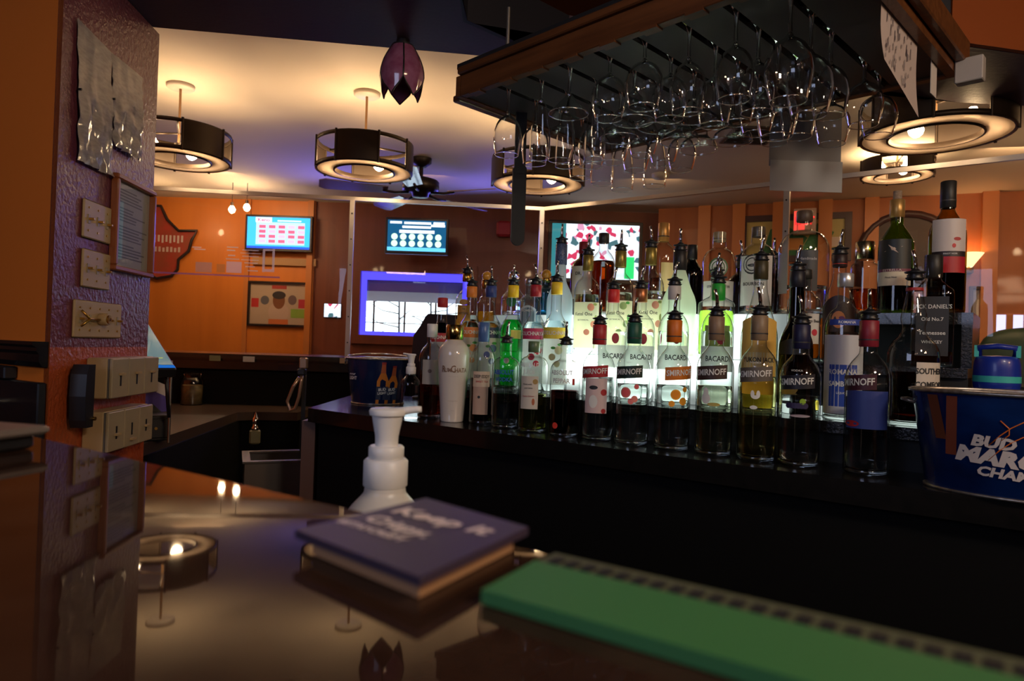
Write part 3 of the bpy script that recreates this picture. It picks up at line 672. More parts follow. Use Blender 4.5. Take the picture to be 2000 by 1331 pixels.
# --- front row, left end
r = bottle(845, 634, 1, .0375, 'round', 'dark rum bottle with white screw cap and red-brown liquid, left of the white bottle', (WHITE, .14), False, None, (.80, .30, .16), .36,
       labs=[(.36, .62, D(8), D(50), C(.42, .36, .3))], discs=[(.5, D(-6), .006, C(.15, .1, .08))], t=.13)
bottle(889, 668 - 32, 1, .0465, 'shaker', 'tapered opaque white cream liqueur bottle with gold cap, front row', (mat('gold_cap', (.62, .40, .12), .16, 1), .15), False, None, None, 0,
       texts=[('R', .545, D(-38), .026, C(.22, .12, .07), 0, .8), ('UM', .535, D(-20), .017, C(.22, .12, .07), 0, .85), ('C', .545, D(-1), .028, C(.22, .12, .07), 0, .8), ('HATA', .535, D(28), .018, C(.22, .12, .07), 0, .85),
              ('---------', .475, 0, .008, C(.5, .42, .38), 0, 1.3, 0), ('PRODUCED WITH', .22, 0, .0035, C(.4, .35, .3), 0, 1, 0), ('750 ml', .12, 0, .0035, C(.4, .35, .3), 0, 1, 0)], opaque=mat('glossy_white_bottle', (.68, .62, .56), .12, coat=.6), capr=1.25)
bottle(946, 631, 1, .036, 'round', 'tea vodka bottle with blue screw cap and cream cloud label, front row', (mat('blue_cap', (.07, .14, .34), .3), .19), False, None, (.07, .03, .02), .45,
       labs=[(.10, .37, D(-8), D(36), C(.5, .33, .24)), (.37, .52, D(-6), D(40), C(.66, .5, .36))],
       discs=[(.46, D(16), .013, C(.66, .5, .36)), (.41, D(14), .012, C(.66, .5, .36)), (.27, D(-14), .004, LK)], texts=[('DEEP EDDY', .47, D(-4), .0125, LK, 0, .72), ('SWEET TEA', .42, D(-2), .007, RED)], t=.13)
ab = dict(kind='apoth', R=.0385)
bottle(990, 672, 1, .0385, 'apoth', 'stubby clear vodka bottle with blue printed lettering, front row', None, True, None, WATER, .5, texts=[('ABSOLUT', .66, D(-10), .0175, C(.02, .06, .42), 0, .78, .03), ('VODKA', .575, D(-8), .0155, C(.02, .06, .42), 0, .9, .02), ('Country of Sweden', .70, 0, .005, LK, 0, 1, 0)], discs=[(.80, D(0), .008, SILV)], t=.12)
bottle(1044, 668, 1, .039, 'apoth', 'stubby bottle of pale green juice vodka with white paper label, front row', (mat('clear_green_cap', (.10, .16, .08), .3), .12), False, None, (.82, .86, .35), .42,
       labs=[(.26, .62, D(-16), D(36), C(.62, .57, .48))], discs=[(.56, D(8), .007, C(.35, .24, .08)), (.34, D(2), .004, C(.4, .12, .05), .009)],
       texts=[('ABSOLUT', .74, D(-16), .0155, LW, 0, .85, .03), ('JUICE', .665, D(-18), .0155, LW, 0, .85, .03), ('Made with', .53, D(-22), .006, LK, 0, 1, 0), ('pear juice', .49, D(-18), .006, LK, 0, 1, 0), ('Apple Edition', .40, D(-18), .006, RED, 0, 1, 0)])
bottle(1106, 676, 1, .0395, 'apoth', 'stubby vodka bottle with dark tinted lower half and white lettering, front row', None, True, None, (.12, .05, .05), .50,
       texts=[('ABSOLUT', .70, D(-16), .0165, LW, .0, .85, .03), ('PEPPAR', .61, D(-16), .0165, LW, 0, .85, .03)], labs=[(.57, .64, D(32), D(5), C(.7, .03, .02))], discs=[(.12, D(-34), .008, C(.7, .05, .03))])
# --- second row
def stoli(px, yt, label, capm, band, ang, art, liq=WATER, fill=.66, pour=True, wl=CT(.80, .80, .74), word='STOLICHNAYA', g=None):
    return bottle(px, yt, 2, .037, 'stoli', label, (capm, .105), pour, g, liq, fill, labs=[(.10, .50, D(0), D(62), wl), (.50, .60, D(0), D(64), band)],
                  texts=[(word, .55, D(ang), .0155, LW, 0, .78, .02)], discs=art)
fr = lambda c, c2: [(.40, D(16), .012, C(*c)), (.34, D(-12), .010, C(*c)), (.42, D(-8), .007, C(*c2), .004), (.45, D(22), .008, C(*c2), .004), (.28, D(10), .009, C(*c))]
stoli(865, 583, 'dark filled vodka bottle with red neck, leftmost of the second row', RED, RED, -14, [(.35, D(0), .003, LK)], liq=(.06, .04, .06), fill=.72, pour=False)
stoli(922, 561, 'vodka bottle with orange neck and orange band label, second row', C(.75, .22, .03), C(.70, .20, .04), 4, fr((.7, .3, .1), (.08, .3, .06)))
stoli(960, 560, 'vodka bottle with dark blue neck and navy band label, second row', C(.03, .05, .2), C(.03, .04, .10), 6, fr((.1, .12, .3), (.08, .25, .06)))
bottle(1003, 559, 2, .036, 'stoli', 'bright green liqueur bottle with yellow neck, second row', (C(.85, .55, .02), .11), True, None, (.06, .80, .22), .68, labs=[(.50, .58, D(20), D(26), C(.62, .55, .1))])
stoli(1047, 558, 'vodka bottle with dark red neck and crimson band, between green and white-filled bottles', C(.35, .02, .03), C(.50, .03, .10), -18, fr((.6, .03, .06), (.06, .25, .05)))
stoli(1088, 553, 'vodka bottle with yellow neck, yellow band and elderflower picture, second row', C(.85, .58, .03), C(.80, .62, .05), 0, fr((.75, .72, .4), (.07, .35, .06)))
def bac(px, yt, label, neckm, ang=14, capf=.115, liq=WATER, art=()):
    return bottle(px, yt, 2, .0385, 'round', label, (neckm, capf), True, None, liq, .62, labs=[(.30, .50, D(0), D(70), CT(.80, .80, .74))],
                  texts=[('BACARDÍ', .40, D(ang), .0185, LK, 0, .8, .02)], discs=[(.56, D(12), .010, C(.45, .04, .08), .014), *art])
bac(1199, 567, 'clear rum bottle with bright red neck, second row behind the red-necked vodka', C(.62, .03, .03), 8)
bac(1253, 566, 'clear rum bottle with copper neck, second row behind the green-necked vodka', mat('copper_foil', (.45, .17, .07), .35, .7), 8)
bac(1318, 560, 'clear rum bottle with white and black neck label, second row behind orange neck', C(.55, .52, .5), 16)
bac(1404, 556, 'clear rum bottle with bright green neck, second row behind the bronze neck', C(.02, .36, .04), 4, .13)
bottle(1487, 512, 2, .041, 'cone', 'yellow-labelled whisky liqueur bottle with black and gold neck, second row', (C(.05, .04, .015), .12), True, None, (.98, .82, .30), .62,
       labs=[(.13, .60, D(0), D(62), C(.75, .47, .10), 0, .012), (.30, .40, D(0), D(48), C(.72, .58, .28))], texts=[('YUKON JACK', .35, D(0), .0150, LK, 0, .8, .02), ('LIQUEUR', .24, 0, .007, LK), ('CANADIAN', .50, 0, .008, LK)], discs=[(.50, D(-32), .009, C(.15, .08, .02)), (.48, D(36), .010, C(.15, .08, .02))], t=.222)
bottle(1558, 532, 2, .038, 'slim', 'glossy black coffee liqueur bottle with silver collar, second row', (C(.014, .015, .02), .11), True, thin('black_glass', (.03, .025, .02), (.01, .01, .01), 1.55), None, 0,
       labs=[(.42, .50, D(0), D(58), C(.02, .02, .02), 0, .01)], texts=[('ROMANA BLACK', .49, D(0), .009, C(.7, .4, .2), 0, 1, .01)], discs=[(.2, D(-20), .022, C(.35, .24, .04))], t=.262)
bottle(1652, 536, 2, .040, 'round', 'clear anise liqueur bottle with silver cap and blue band, second row', (mat('silver_cap', (.65, .66, .68), .3, .7), .09), False, None, WATER, .60,
       labs=[(.05, .58, D(0), D(66), C(.55, .56, .58)), (.10, .38, D(0), D(40), C(.02, .06, .36)), (.645, .685, D(4), D(50), C(.03, .06, .32))], texts=[('ROMANA', .665, D(8), .008, LW, 0, 1, .01), ('ROMANA', .33, D(-2), .0150, LW, 0, .9, .02), ('SAMBUCA', .25, D(0), .0150, LW, 0, .85, .02), ('LIQUORE', .19, D(0), .006, LW)], t=.215)
rb = lambda a, z: 1 + (.018 * math.cos(a * 22) if .11 < z < .19 else 0)
bottle(1787, 549, 2, .0475, 'bulb', 'ribbed bulbous whiskey liqueur bottle with dark liquid beside the metal bucket', None, True, None, (.14, .035, .012), .37,
       labs=[(.12, .44, D(42), D(34), C(.62, .56, .48))], texts=[('SOUTHERN', .38, D(46), .0155, LK, 0, .85, .03), ('COMFORT', .29, D(44), .0155, LK, 0, .9, .03)], neck=(C(.35, .02, .02), .93, .95), t=.215, rib=rb)
bottle(1824, 500, 3, .040, 'squat', 'square clear whiskey bottle with black label and black neck, tallest beside bucket', (C(.02, .018, .016), .20), False, None, (.70, .25, .04), .14, sq=7,
       labs=[(.10, .62, .0, 1.3, C(.03, .03, .03))], texts=[("JACK DANIEL'S", .53, 0, .0125, LW, 0, .85, .01), ('Old No.7', .42, 0, .0105, LW), ('Tennessee', .30, 0, .0115, LW), ('WHISKEY', .22, 0, .009, LW)], t=.352)
# --- third row
ket = lambda px, yt, label, a, c, c2, ang: bottle(px, yt, 3, .039, 'round', label, (mat('olive_gold_foil', (.30, .22, .05), .35, .6), .155), True, None, (.99, .97, .86), .6,
    labs=[(.06, .52, D(0), D(66), CT(.82, .80, .60))], texts=[('Ketel One', .40, D(ang), .0145, LK, 0, .9, .01), ('BOTANICAL', .34, D(ang), .006, LK)],
    discs=[(.47, D(a), .011, C(*c)), (.30, D(a + 14), .010, C(*c)), (.22, D(a - 16), .009, C(*c)), (.50, D(a + 20), .007, C(*c2), .004), (.36, D(a + 26), .006, C(*c2), .010)])
ket(1149, 500, 'botanical vodka bottle with gold neck and peach picture, third row', 18, (.8, .3, .2), (.3, .35, .1), -14)
ket(1213, 492, 'botanical vodka bottle with gold neck and mint leaves picture, third row', 16, (.35, .5, .2), (.1, .4, .08), -18)
ket(1272, 486, 'botanical vodka bottle with gold neck and grapefruit rose picture, third row', 24, (.8, .32, .25), (.3, .3, .1), -6)
FROST = thin('frosted_glass', (.75, .85, .9), (.5, .6, .65), body=((.72, .84, .9), .75), rough=.2)
bottle(1097, 478, 3, .040, 'slim', 'tall frosted vodka bottle with dark blue speckled neck, third row', (mat('navy_speckled', (.02, .03, .09), .4, noise=((300, 300, 300), .8, (.15, .2, .35))), .19), True, FROST, None, 0)
FROSTG = thin('frosted_green_glass', (.85, .95, .85), (.5, .6, .5), body=((.80, .86, .72), .8), rough=.2)
bottle(1329, 492, 3, .046, 'cone', 'tall milky white liqueur bottle with glossy black neck, third row', (C(.014, .012, .012), .18), True, FROSTG, None, 0, discs=[(.18, D(22), .013, C(.40, .04, .08), .018)])
bottle(1401, 541, 3, .047, 'squat', 'broad clear bottle half full of pale green liqueur, third row', (C(.02, .03, .02), .06), True, None, (.45, .62, .18), .58, labs=[(.1, .4, D(6), D(40), C(.25, .34, .10))])
bottle(913, 536, 3, .037, 'round', 'orange-labelled bitters bottle with gold neck, left end of third row', (GOLD, .10), True, None, (.85, .55, .2), .4, labs=[(.34, .58, D(-14), D(36), C(.70, .33, .05))], texts=[('THE', .53, D(-14), .006, LK), ('BITTERS', .47, D(-14), .010, LK)], discs=[(.62, D(-14), .016, C(.70, .33, .05), .010)], t=.35)
AMB = mat('amber_ball', (.55, .25, .03), .15, coat=.5)
bottle(951, 548, 3, .030, 'squat', 'squat golden tequila bottle with amber ball stopper and gold neck', (GOLD, .12), False, None, (.75, .42, .08), .55, ball=(AMB, .0165), t=.378)
bottle(1004, 548, 4, .041, 'cone', 'clear conical bottle with glass ball stopper behind the green bottle', None, False, None, WATER, .45, ball=(G_SOLID, .0195), discs=[(.38, D(-10), .018, C(.03, .22, .04))])
BLUEG = thin('pale_blue_glass', (.35, .75, .95), (.1, .3, .5))
bottle(1036, 546, 3, .038, 'round', 'pale blue gin bottle with arched white label, behind the crimson band', (SILV, .08), False, thin('gin_glass', (.75, .9, .98), (.3, .45, .55)), WATER, .5, labs=[(.2, .58, D(-8), D(40), C(.6, .66, .7), 0, .012), (.24, .56, D(-8), D(32), C(.12, .18, .22), 0, .010)], texts=[('BOMBAY', .56, D(-8), .010, LW)], t=.370)
bottle(1067, 545, 4, .035, 'round', 'bright blue gin bottle with amber ball stopper', (GOLD, .07), False, BLUEG, (.45, .82, .97), .6, ball=(AMB, .017))
bottle(1572, 528, 3, .038, 'squat', 'amber bourbon bottle with white labels behind the black liqueur bottle', (C(.02, .02, .02), .1), False, None, (.72, .30, .06), .48, labs=[(.2, .52, D(38), D(24), LW), (.2, .52, D(-44), D(20), LW)], texts=[('Jim Beam', .44, D(40), .010, LK)], discs=[(.32, D(40), .008, C(.6, .05, .08))], sq=0, t=.352)
bottle(1641, 500, 3, .038, 'cone', 'clear rum bottle with arched black label and red lettering, third row', (C(.03, .015, .015), .11, C(.5, .04, .02)), True, None, (.10, .03, .03), .35,
       labs=[(.03, .52, D(0), D(62), C(.03, .012, .014), 0, .026)], texts=[('100', .54, D(-4), .012, C(.6, .05, .04)), ('TATTOO', .16, D(-4), .015, C(.6, .05, .04), 0, .9, .02), ('RUM', .24, D(-4), .013, C(.6, .05, .04))], discs=[(.40, D(0), .015, C(.45, .16, .05), .02), (.40, D(10), .008, C(.1, .02, .12))], t=.368)
# --- top row
bottle(1141, 474, 4, .041, 'round', 'dark brown schnapps bottle with dark red cap and cream label, top row', (C(.28, .012, .02), .16), False, thin('brown_glass', (.10, .03, .02), (.03, .01, .01)), (.2, .05, .03), .55, labs=[(.22, .66, D(-6), D(52), C(.55, .50, .44))], texts=[('DR.', .56, D(-22), .014, LK)], t=.51)
bottle(1180, 457, 4, .036, 'round', 'amber whisky bottle with black cap, top row in front of the match screen', (C(.02, .016, .015), .12), False, None, (.62, .20, .04), .66, labs=[(.58, .64, D(0), D(8), C(.5, .6, .8))], t=.47)
bottle(1297, 437, 4, .040, 'round', 'tall brandy bottle with long gold neck foil and black cap, top row', (mat('orange_gold_foil', (.62, .30, .08), .35, .5), .20, LK), False, None, (.45, .30, .16), .40, labs=[(.25, .56, D(24), D(30), C(.70, .55, .25))], t=.49)
bottle(1352, 480, 5, .036, 'wine', 'slim black wine-shaped bottle, top row behind the milky white bottle', (C(.012, .012, .012), .2), False, thin('black_glass'), None, 0)
seal = lambda c, a: [(.56, D(a), .027, C(*c)), (.56, D(a), .0225, C(.52, .50, .46)), (.56, D(a), .0185, C(*c)), (.56, D(a), .0155, C(.50, .48, .44)), (.55, D(a), .013, C(*c), .004)]
bottle(1406, 455, 4, .046, 'wide', 'clear bourbon-style bottle with round green seal label and cork stopper, top row', (C(.30, .22, .13), .11, LK), False, None, WATER, .15, labs=[(.1, .40, D(0), D(60), C(.60, .56, .50))], texts=[('STROUDWATER', .33, D(0), .009, LK)], discs=seal((.05, .12, .03), -2), t=.50, capr=.95)
bottle(1482, 445, 4, .046, 'wide', 'clear bottle with round black seal label and dark stopper, top row', (C(.10, .08, .06), .11), False, None, WATER, .25, labs=[(.1, .66, D(-6), D(58), C(.60, .57, .52))], texts=[('BOURBON', .34, D(-14), .012, LK)], discs=seal((.03, .03, .03), -18), t=.50, capr=.98)
bottle(1449, 512, 5, .036, 'round', 'half-hidden pourer bottle between the green seal and black seal bottles', (C(.03, .025, .02), .12), True, thin('brown_glass'), None, 0, t=.575)
bottle(1512, 508, 5, .033, 'round', 'half-hidden pourer bottle between the black seal bottle and big jug', (C(.02, .02, .02), .12), True, thin('brown_glass'), None, 0, t=.605)
bottle(1572, 414, 4, .064, 'wide', 'very large round-shouldered clear vodka bottle with dark label, top row', (C(.09, .055, .035), .10), False, None, WATER, .28, labs=[(.22, .60, D(8), D(24), C(.03, .035, .045)), (.2, .58, D(-52), D(16), C(.3, .26, .24))], texts=[("Handmade", .52, D(10), .010, C(.4, .4, .42))], t=.53)
bottle(1690, 474, 4, .032, 'squat', 'squat decanter with ribbed gold cap beside the green wine bottle', (mat('ribbed_gold', (.62, .50, .30), .2, 1), .24), False, None, (.65, .30, .10), .35, capr=1.25, t=.49)
GW = thin('green_wine_glass', (.42, .62, .06), (.08, .16, .01)); GO = thin('olive_wine_glass', (.50, .42, .05), (.12, .08, .01))
r = bottle(1753, 392, 4, .0390, 'wine', 'green wine bottle with cork and black star label, top row', (mat('tan_gold_foil', (.45, .26, .08), .35, .5), .155), False, GW, (.02, .02, .015), .40,
       labs=[(.24, .36, D(-8), D(60), C(.68, .60, .44)), (.36, .385, D(-8), D(60), C(.16, .03, .06)), (.385, .64, D(-8), D(60), C(.022, .025, .024))], texts=[('ESTRELLA', .372, D(-12), .0075, C(.6, .5, .45), 0, 1.3, .01), ('Pinot Noir', .31, D(-14), .006, LK)], t=.47, name='wine_bottle')
mb = MB()
for g in range(4): 
    a = g * PI / 2 + .5; pts = [(math.cos(a) * .024, math.sin(a) * .012), (math.cos(a + 1.2) * .003, math.sin(a + 1.2) * .003), (0, 0), (math.cos(a - 1.2) * .003, math.sin(a - 1.2) * .003)]
    Rl = .0404; Hh = .285; mb.add([(Rl * math.sin(x / Rl - .15), -Rl * math.cos(x / Rl - .15), .152 + z) for x, z in pts], [(0, 1, 2, 3)], C(.6, .45, .35))
mb.build('star_emblem', r)
mb = MB(); hz = brow(1753, 392, .47).z - T3; mb.cyl(.0095, hz - .002, hz + .022, mat('cork', (.35, .25, .17), .8, noise=((300, 300, 300), .8, (.2, .13, .08)))); mb.build('cork', r)
r = bottle(1853, 356, 4, .0385, 'wine', 'olive wine bottle with black screw cap and white label with red leaves', (C(.02, .017, .016), .20, C(.05, .045, .04)), False, GO, (.03, .005, .02), .40,
       labs=[(.30, .42, D(8), D(56), C(.45, .02, .03)), (.42, .46, D(8), D(56), C(.03, .02, .02)), (.46, .70, D(8), D(56), C(.66, .58, .54))], texts=[('ña', .61, D(-12), .020, LK, 0, 1, .02), ('PINOT NOIR', .44, D(10), .005, LW)],
       discs=[(.60, D(18), .005, RED, .009), (.64, D(30), .005, RED, .009), (.55, D(30), .008, RED, .004), (.50, D(20), .004, C(.6, .03, .03), .005), (.58, D(42), .004, RED, .007)], t=.47, name='wine_bottle')

# ------------------------------------------------------------------ other things on the back bar
def bucket(name, label, loc, rt, rb, H, mt, sy=1., rz=0):
    r = thing(name, label, 'bucket', loc, rz); mb = MB()
    pr = [(0, rb * .97), (.003, rb), (H * .93, rt * .985), (H, rt)]
    mb.lathe(pr, mt, 48, sy=sy); mb.lathe([(H, rt), (H * .93, rt * .965), (.006, rb * .95), (.006, .001)], GALV, 48, sy=sy); mb.disc(rb * .97, 0, GALV, 48, up=False, M=Matrix.Diagonal((1, sy, 1, 1))); mb.build('bucket_body', r)
    mb = MB(); ring = []
    mb.lathe([(H - .003, rt - .001), (H - .003, rt + .004), (H + .002, rt + .0045), (H + .0035, rt), (H + .002, rt - .003), (H - .003, rt - .001)], GALV, 48, sy=sy)
    mb.build('rim', r); mb = MB(); mb.lathe([(0, rb), (.0, rb + .003), (.004, rb + .0035), (.005, rb)], GALV, 48, sy=sy); mb.build('base_ring', r); return r
GALV = mat('galvanised_steel', (.42, .38, .34), .35, .8, noise=((90, 90, 90), .8, (.2, .17, .14)))
BB = mat('blue_printed_tin', (.004, .025, .13), .22, coat=.5, noise=((12, 12, 20), .7, (.002, .008, .05)))
p = bar(1.99, .145, BT)
q = atZ(1995, 984, BT); dirv = Vector((q.x, q.y, 0)).normalized(); ctr = Vector((q.x, q.y, 0)) + dirv * .088
rzb = -math.atan2(ctr.x, ctr.y)
Hb = .172                                            # height of the large bucket
r = bucket('beer_bucket', 'large oval blue tin beer bucket with white slanted lettering, right end of bar', (ctr.x, ctr.y, BT + .0003), .168, .142, Hb, BB, .62, rzb)
def oval(x, z, rt=.168, rb=.142, sy=.62, off=.0015):
    R = rb + (rt - rb) * z / Hb; c = max(-1, min(1, x / R)); return -R * sy * math.sqrt(max(0, 1 - c * c)) - off
def otext(mb, s, x, z, size, mt, tilt=-.06, xs=1.2, bold=.05, shear=.25):
    vs, fs = text(s, bold); out = []
    for a, b in vs:
        X = x + a * size * xs + shear * b * size; Z = z + b * size + tilt * (X); out.append((X, oval(X, Z), Z))
    mb.add(out, fs, mt)
LT = C(.62, .56, .54)
mb = MB(); otext(mb, 'BUD', -.038, .090, .025, LT); otext(mb, 'LIGHT', .062, .090, .025, LT); otext(mb, 'MARCH', -.018, .065, .034, LT, bold=.06); otext(mb, 'MADNESS', .108, .065, .026, LT, bold=.05); otext(mb, 'CHAMPIONS', .012, .041, .021, LT, bold=.045)
o = mb.build('lettering', r)
mb = MB()
for R1, z0_, xx in ((.07, .118, .03), (.085, .094, .03)):
    mb.tube([(x, oval(x, z0_ + .02 - (x - xx)**2 * 9, off=.001), z0_ + .02 - (x - xx)**2 * 9) for x in [xx - .075 + .015 * k for k in range(11)]], .0009, C(.7, .17, .02), 5)
mb.tube([(x, oval(x, z, off=.001), z) for x, z in ((-.03, .130), (-.018, .118), (-.018, .108), (-.028, .098))], .0009, C(.7, .17, .02), 5); mb.build('basketball_lines', r)
mb = MB()
for xx, zz0, zz1, cm in ((-.122, .09, .165, C(.16, .045, .02)), (-.098, .065, .165, C(.20, .05, .025))):
    vs = []
    for k in range(6):
        z = zz0 + (zz1 - zz0) * k / 5
        for dx in (-.008, .008): X = xx + dx + (k - 3) * (-.003 if xx < -.11 else .0); vs.append((X, oval(X, z, off=.001), z))
    mb.add(vs, [(2 * k, 2 * k + 1, 2 * k + 3, 2 * k + 2) for k in range(5)], cm)
mb.build('printed_bottles', r)
mb = MB()
for s_ in (-1, 1): mb.tube([(s_ * .158, -.02, Hb - .025), (s_ * .176, -.02, Hb - .02), (s_ * .182, 0, Hb - .02), (s_ * .176, .02, Hb - .02), (s_ * .158, .02, Hb - .025)], .003, GALV, 8)
mb.build('handles', r)
# blue beer bucket, left
q = atY(733, 786, 2.50); cz_ = 1.153
ctr = Vector((q.x, q.y + .04, BT)); Hb2 = .165
BB2 = mat('navy_printed_tin', (.008, .016, .06), .25, coat=.5)
r = bucket('beer_bucket', 'round navy tin bucket printed with two beer bottles, left end of bar', (ctr.x, ctr.y, BT + .0003), .117, .094, Hb2, BB2, 1, -math.atan2(ctr.x, ctr.y))
def cone_r(z): return .094 + (.117 - .094) * z / Hb2 + .0012
mb = MB()
for a0, sc_ in ((.14, 1.0), (.50, .92)):
    for z0f, z1f, w0, w1, cm in ((.0, .55, .021, .021, C(.62, .20, .02)), (.10, .42, .022, .022, C(.02, .03, .07)), (.55, .74, .021, .009, C(.60, .18, .02)), (.74, .95, .009, .007, C(.45, .10, .03)), (.95, 1.0, .008, .008, C(.3, .02, .02))):
        vs = []
        for k in range(5):
            t = k / 4; z = (z0f + (z1f - z0f) * t) * .150 * sc_ + .004; wv = w0 + (w1 - w0) * t; R = cone_r(z) + (.0006 if z0f == .10 else 0); sh = .10 * (z / .15)
            for s_ in (-1, 1): a = a0 + sh * .3 + s_ * wv / R; vs.append((R * math.sin(a), -R * math.cos(a), z))
        mb.add(vs, [(2 * k, 2 * k + 1, 2 * k + 3, 2 * k + 2) for k in range(4)], cm)
o = mb.build('printed_bottles', r)
mb = MB()
for a0 in (.15, .50):
    mb.wtext('BUD', cone_r(.045) + .0012, a0, .056, .014, LW, .02, .1); mb.wtext('LIGHT', cone_r(.04) + .0012, a0, .043, .012, LW, .02, .1)
mb.wtext('BUD', cone_r(.1), -1.02, .112, .02, LW, .03); mb.wtext('LIGHT', cone_r(.09), -1.0, .094, .017, LW, .03); mb.build('lettering', r)
mb = MB(); mb.tube([(.115 * math.cos(a), .115 * math.sin(a), Hb2 + .004 + .012 * math.sin(a)) for a in [PI * k / 14 for k in range(15)]], .003, CHROME, 8)
for s_ in (-1, 1): mb.cyl(.012, 0, .006, GALV, 12, T(s_ * .117, 0, Hb2 - .012) @ RY(s_ * PI / 2))
mb.build('handle', r)
# clear sanitiser bottle with pump
q = brow(804, 688, .062); r = pump('pump_bottle', 'clear pump bottle with white pump between navy bucket and bottles', (q.x, q.y, BT + .0003), .030, .135, .015, G_CLEAR, .62, PI - .2)
# black till display
q = atY(830, 660, 2.80)
r = thing('till_display', 'black customer display seen from behind, beyond the navy bucket', 'display', (q.x + .02, q.y, BT + .0003), -.35)
mb = MB(); zt = 1.153 + (672 - 612) / (1333 / 2.80) - BT
mb.prism([(-.075, .10), (-.065, zt - .09), (-.035, zt - .05), (-.012, zt - .01), (.0, zt), (.15, zt - .004), (.16, zt - .05), (.16, .10)], -.02, .05, BLACK, axis='y'); mb.build('screen_housing', r)
mb = MB(); mb.box((-.02, -.01, 0), (.10, .04, .12), BLACK, bev=.004); mb.box((-.05, -.05, 0), (.13, .08, .012), BLACK, bev=.004); mb.build('stand', r)
# blue sports bottle
q = atY(1948, 676, 1.40)
r = thing('sports_bottle', 'deep blue plastic drinks bottle with turquoise band behind the large bucket', 'bottle', (q.x, q.y, BT + .0003), -.6)
BLU = mat('blue_plastic', (.01, .03, .30), .35, coat=.2); TEAL = mat('turquoise_plastic', (.05, .45, .42), .4); hh = q.z - BT - .02
mb = MB(); mb.lathe(catmull([(0, .036), (.004, .039), (hh - .075, .039), (hh - .06, .041), (hh - .055, .041)], 3), BLU); mb.disc(.036, 0, BLU, up=False); mb.build('bottle_body', r)
mb = MB(); mb.cyl(.0415, hh - .055, hh - .042, TEAL, 28); mb.build('band', r)
mb = MB(); mb.lathe(catmull([(hh - .042, .041), (hh - .02, .040), (hh - .003, .035), (hh, .001)], 3), BLU); mb.tube([(-.03, 0, hh - .006), (-.03, -.01, hh + .016), (0, -.012, hh + .019), (.03, -.01, hh + .016), (.03, 0, hh - .006)], .006, BLU, 8); l_ = mb.build('lid', r)
mb = MB(); mb.box((-.039, -.012, hh - .004), (-.031, .012, hh + .020), TEAL); mb.box((.031, -.012, hh - .004), (.039, .012, hh + .020), TEAL); mb.build('lid_tabs', l_)

# ------------------------------------------------------------------ overhead glass rack
RZ0 = 1.82
f0 = atZ(905, 190, RZ0); f1 = atZ(1430, 0, RZ0); PR = Plane((f0.x, f0.y), (.7071, -.7071))
RL, RD_ = .975, .66
r = thing('glass_rack', 'dark wooden ceiling-hung rack holding rows of upside-down stemware', 'rack', (f0.x, f0.y, RZ0), PR.rz)
mb = MB(); mb.box((0, -.012, 0), (RL, .012, .055), WOOD, bev=.002); mb.box((-.004, -.022, .055), (RL + .004, .012, .075), WOOD, bev=.003); mb.build('front_rail', r)
mb = MB(); mb.box((-.018, -.012, -.0), (-.001, RD_, .055), WOOD); mb.box((-.045, -.0, -.004), (-.019, RD_, .014), WOOD, bev=.003); mb.build('left_rail', r)
mb = MB(); mb.box((RL + .001, -.012, .0), (RL + .022, RD_, .055), WOOD); mb.box((RL + .023, -.02, .02), (RL + .045, RD_, .075), WOOD, bev=.003); mb.build('right_rail', r)
mb = MB(); mb.box((0, RD_ - .022, .0), (RL, RD_, .055), WOOD); mb.build('back_rail', r)
mb = MB(); mb.box((-.018, -.010, .076), (RL + .02, RD_, .09), BLACKM); mb.build('top_board', r)
NS = 9; pit = (RL - .03) / NS; slot_x = [.015 + pit * (i + 1) for i in range(NS - 1)]
edges = [.0] + slot_x + [RL]
for i in range(NS):
    x0 = edges[i] + (.008 if i else .001); x1 = edges[i + 1] - (.008 if i < NS - 1 else .001)
    mb = MB(); mb.box((x0, .013, .004), (x1, RD_ - .023, .014), WOODD); mb.box(((x0 + x1) / 2 - .012, .013, .015), ((x0 + x1) / 2 + .012, RD_ - .023, .075), WOODD); o = mb.build('slat', r)
    mb = MB(); mb.box(((x0 + x1) / 2 - .02, -.0125, -.004), ((x0 + x1) / 2 + .02, .012, .003), WOOD); mb.build('end_block', o)
rod = atZ(957, 112, RZ0 + .09)
for k, (x, y) in enumerate(((.06, .10), (.90, .12), (.06, .6), (.90, .6))):
    mb = MB(); mb.cyl(.005, .09, 2.238 - RZ0 if k % 2 else SOF - RZ0, mat('rod_steel', (.3, .27, .24), .4, .8), 10, T(x, y, 0)); mb.build('hanging_rod', r)

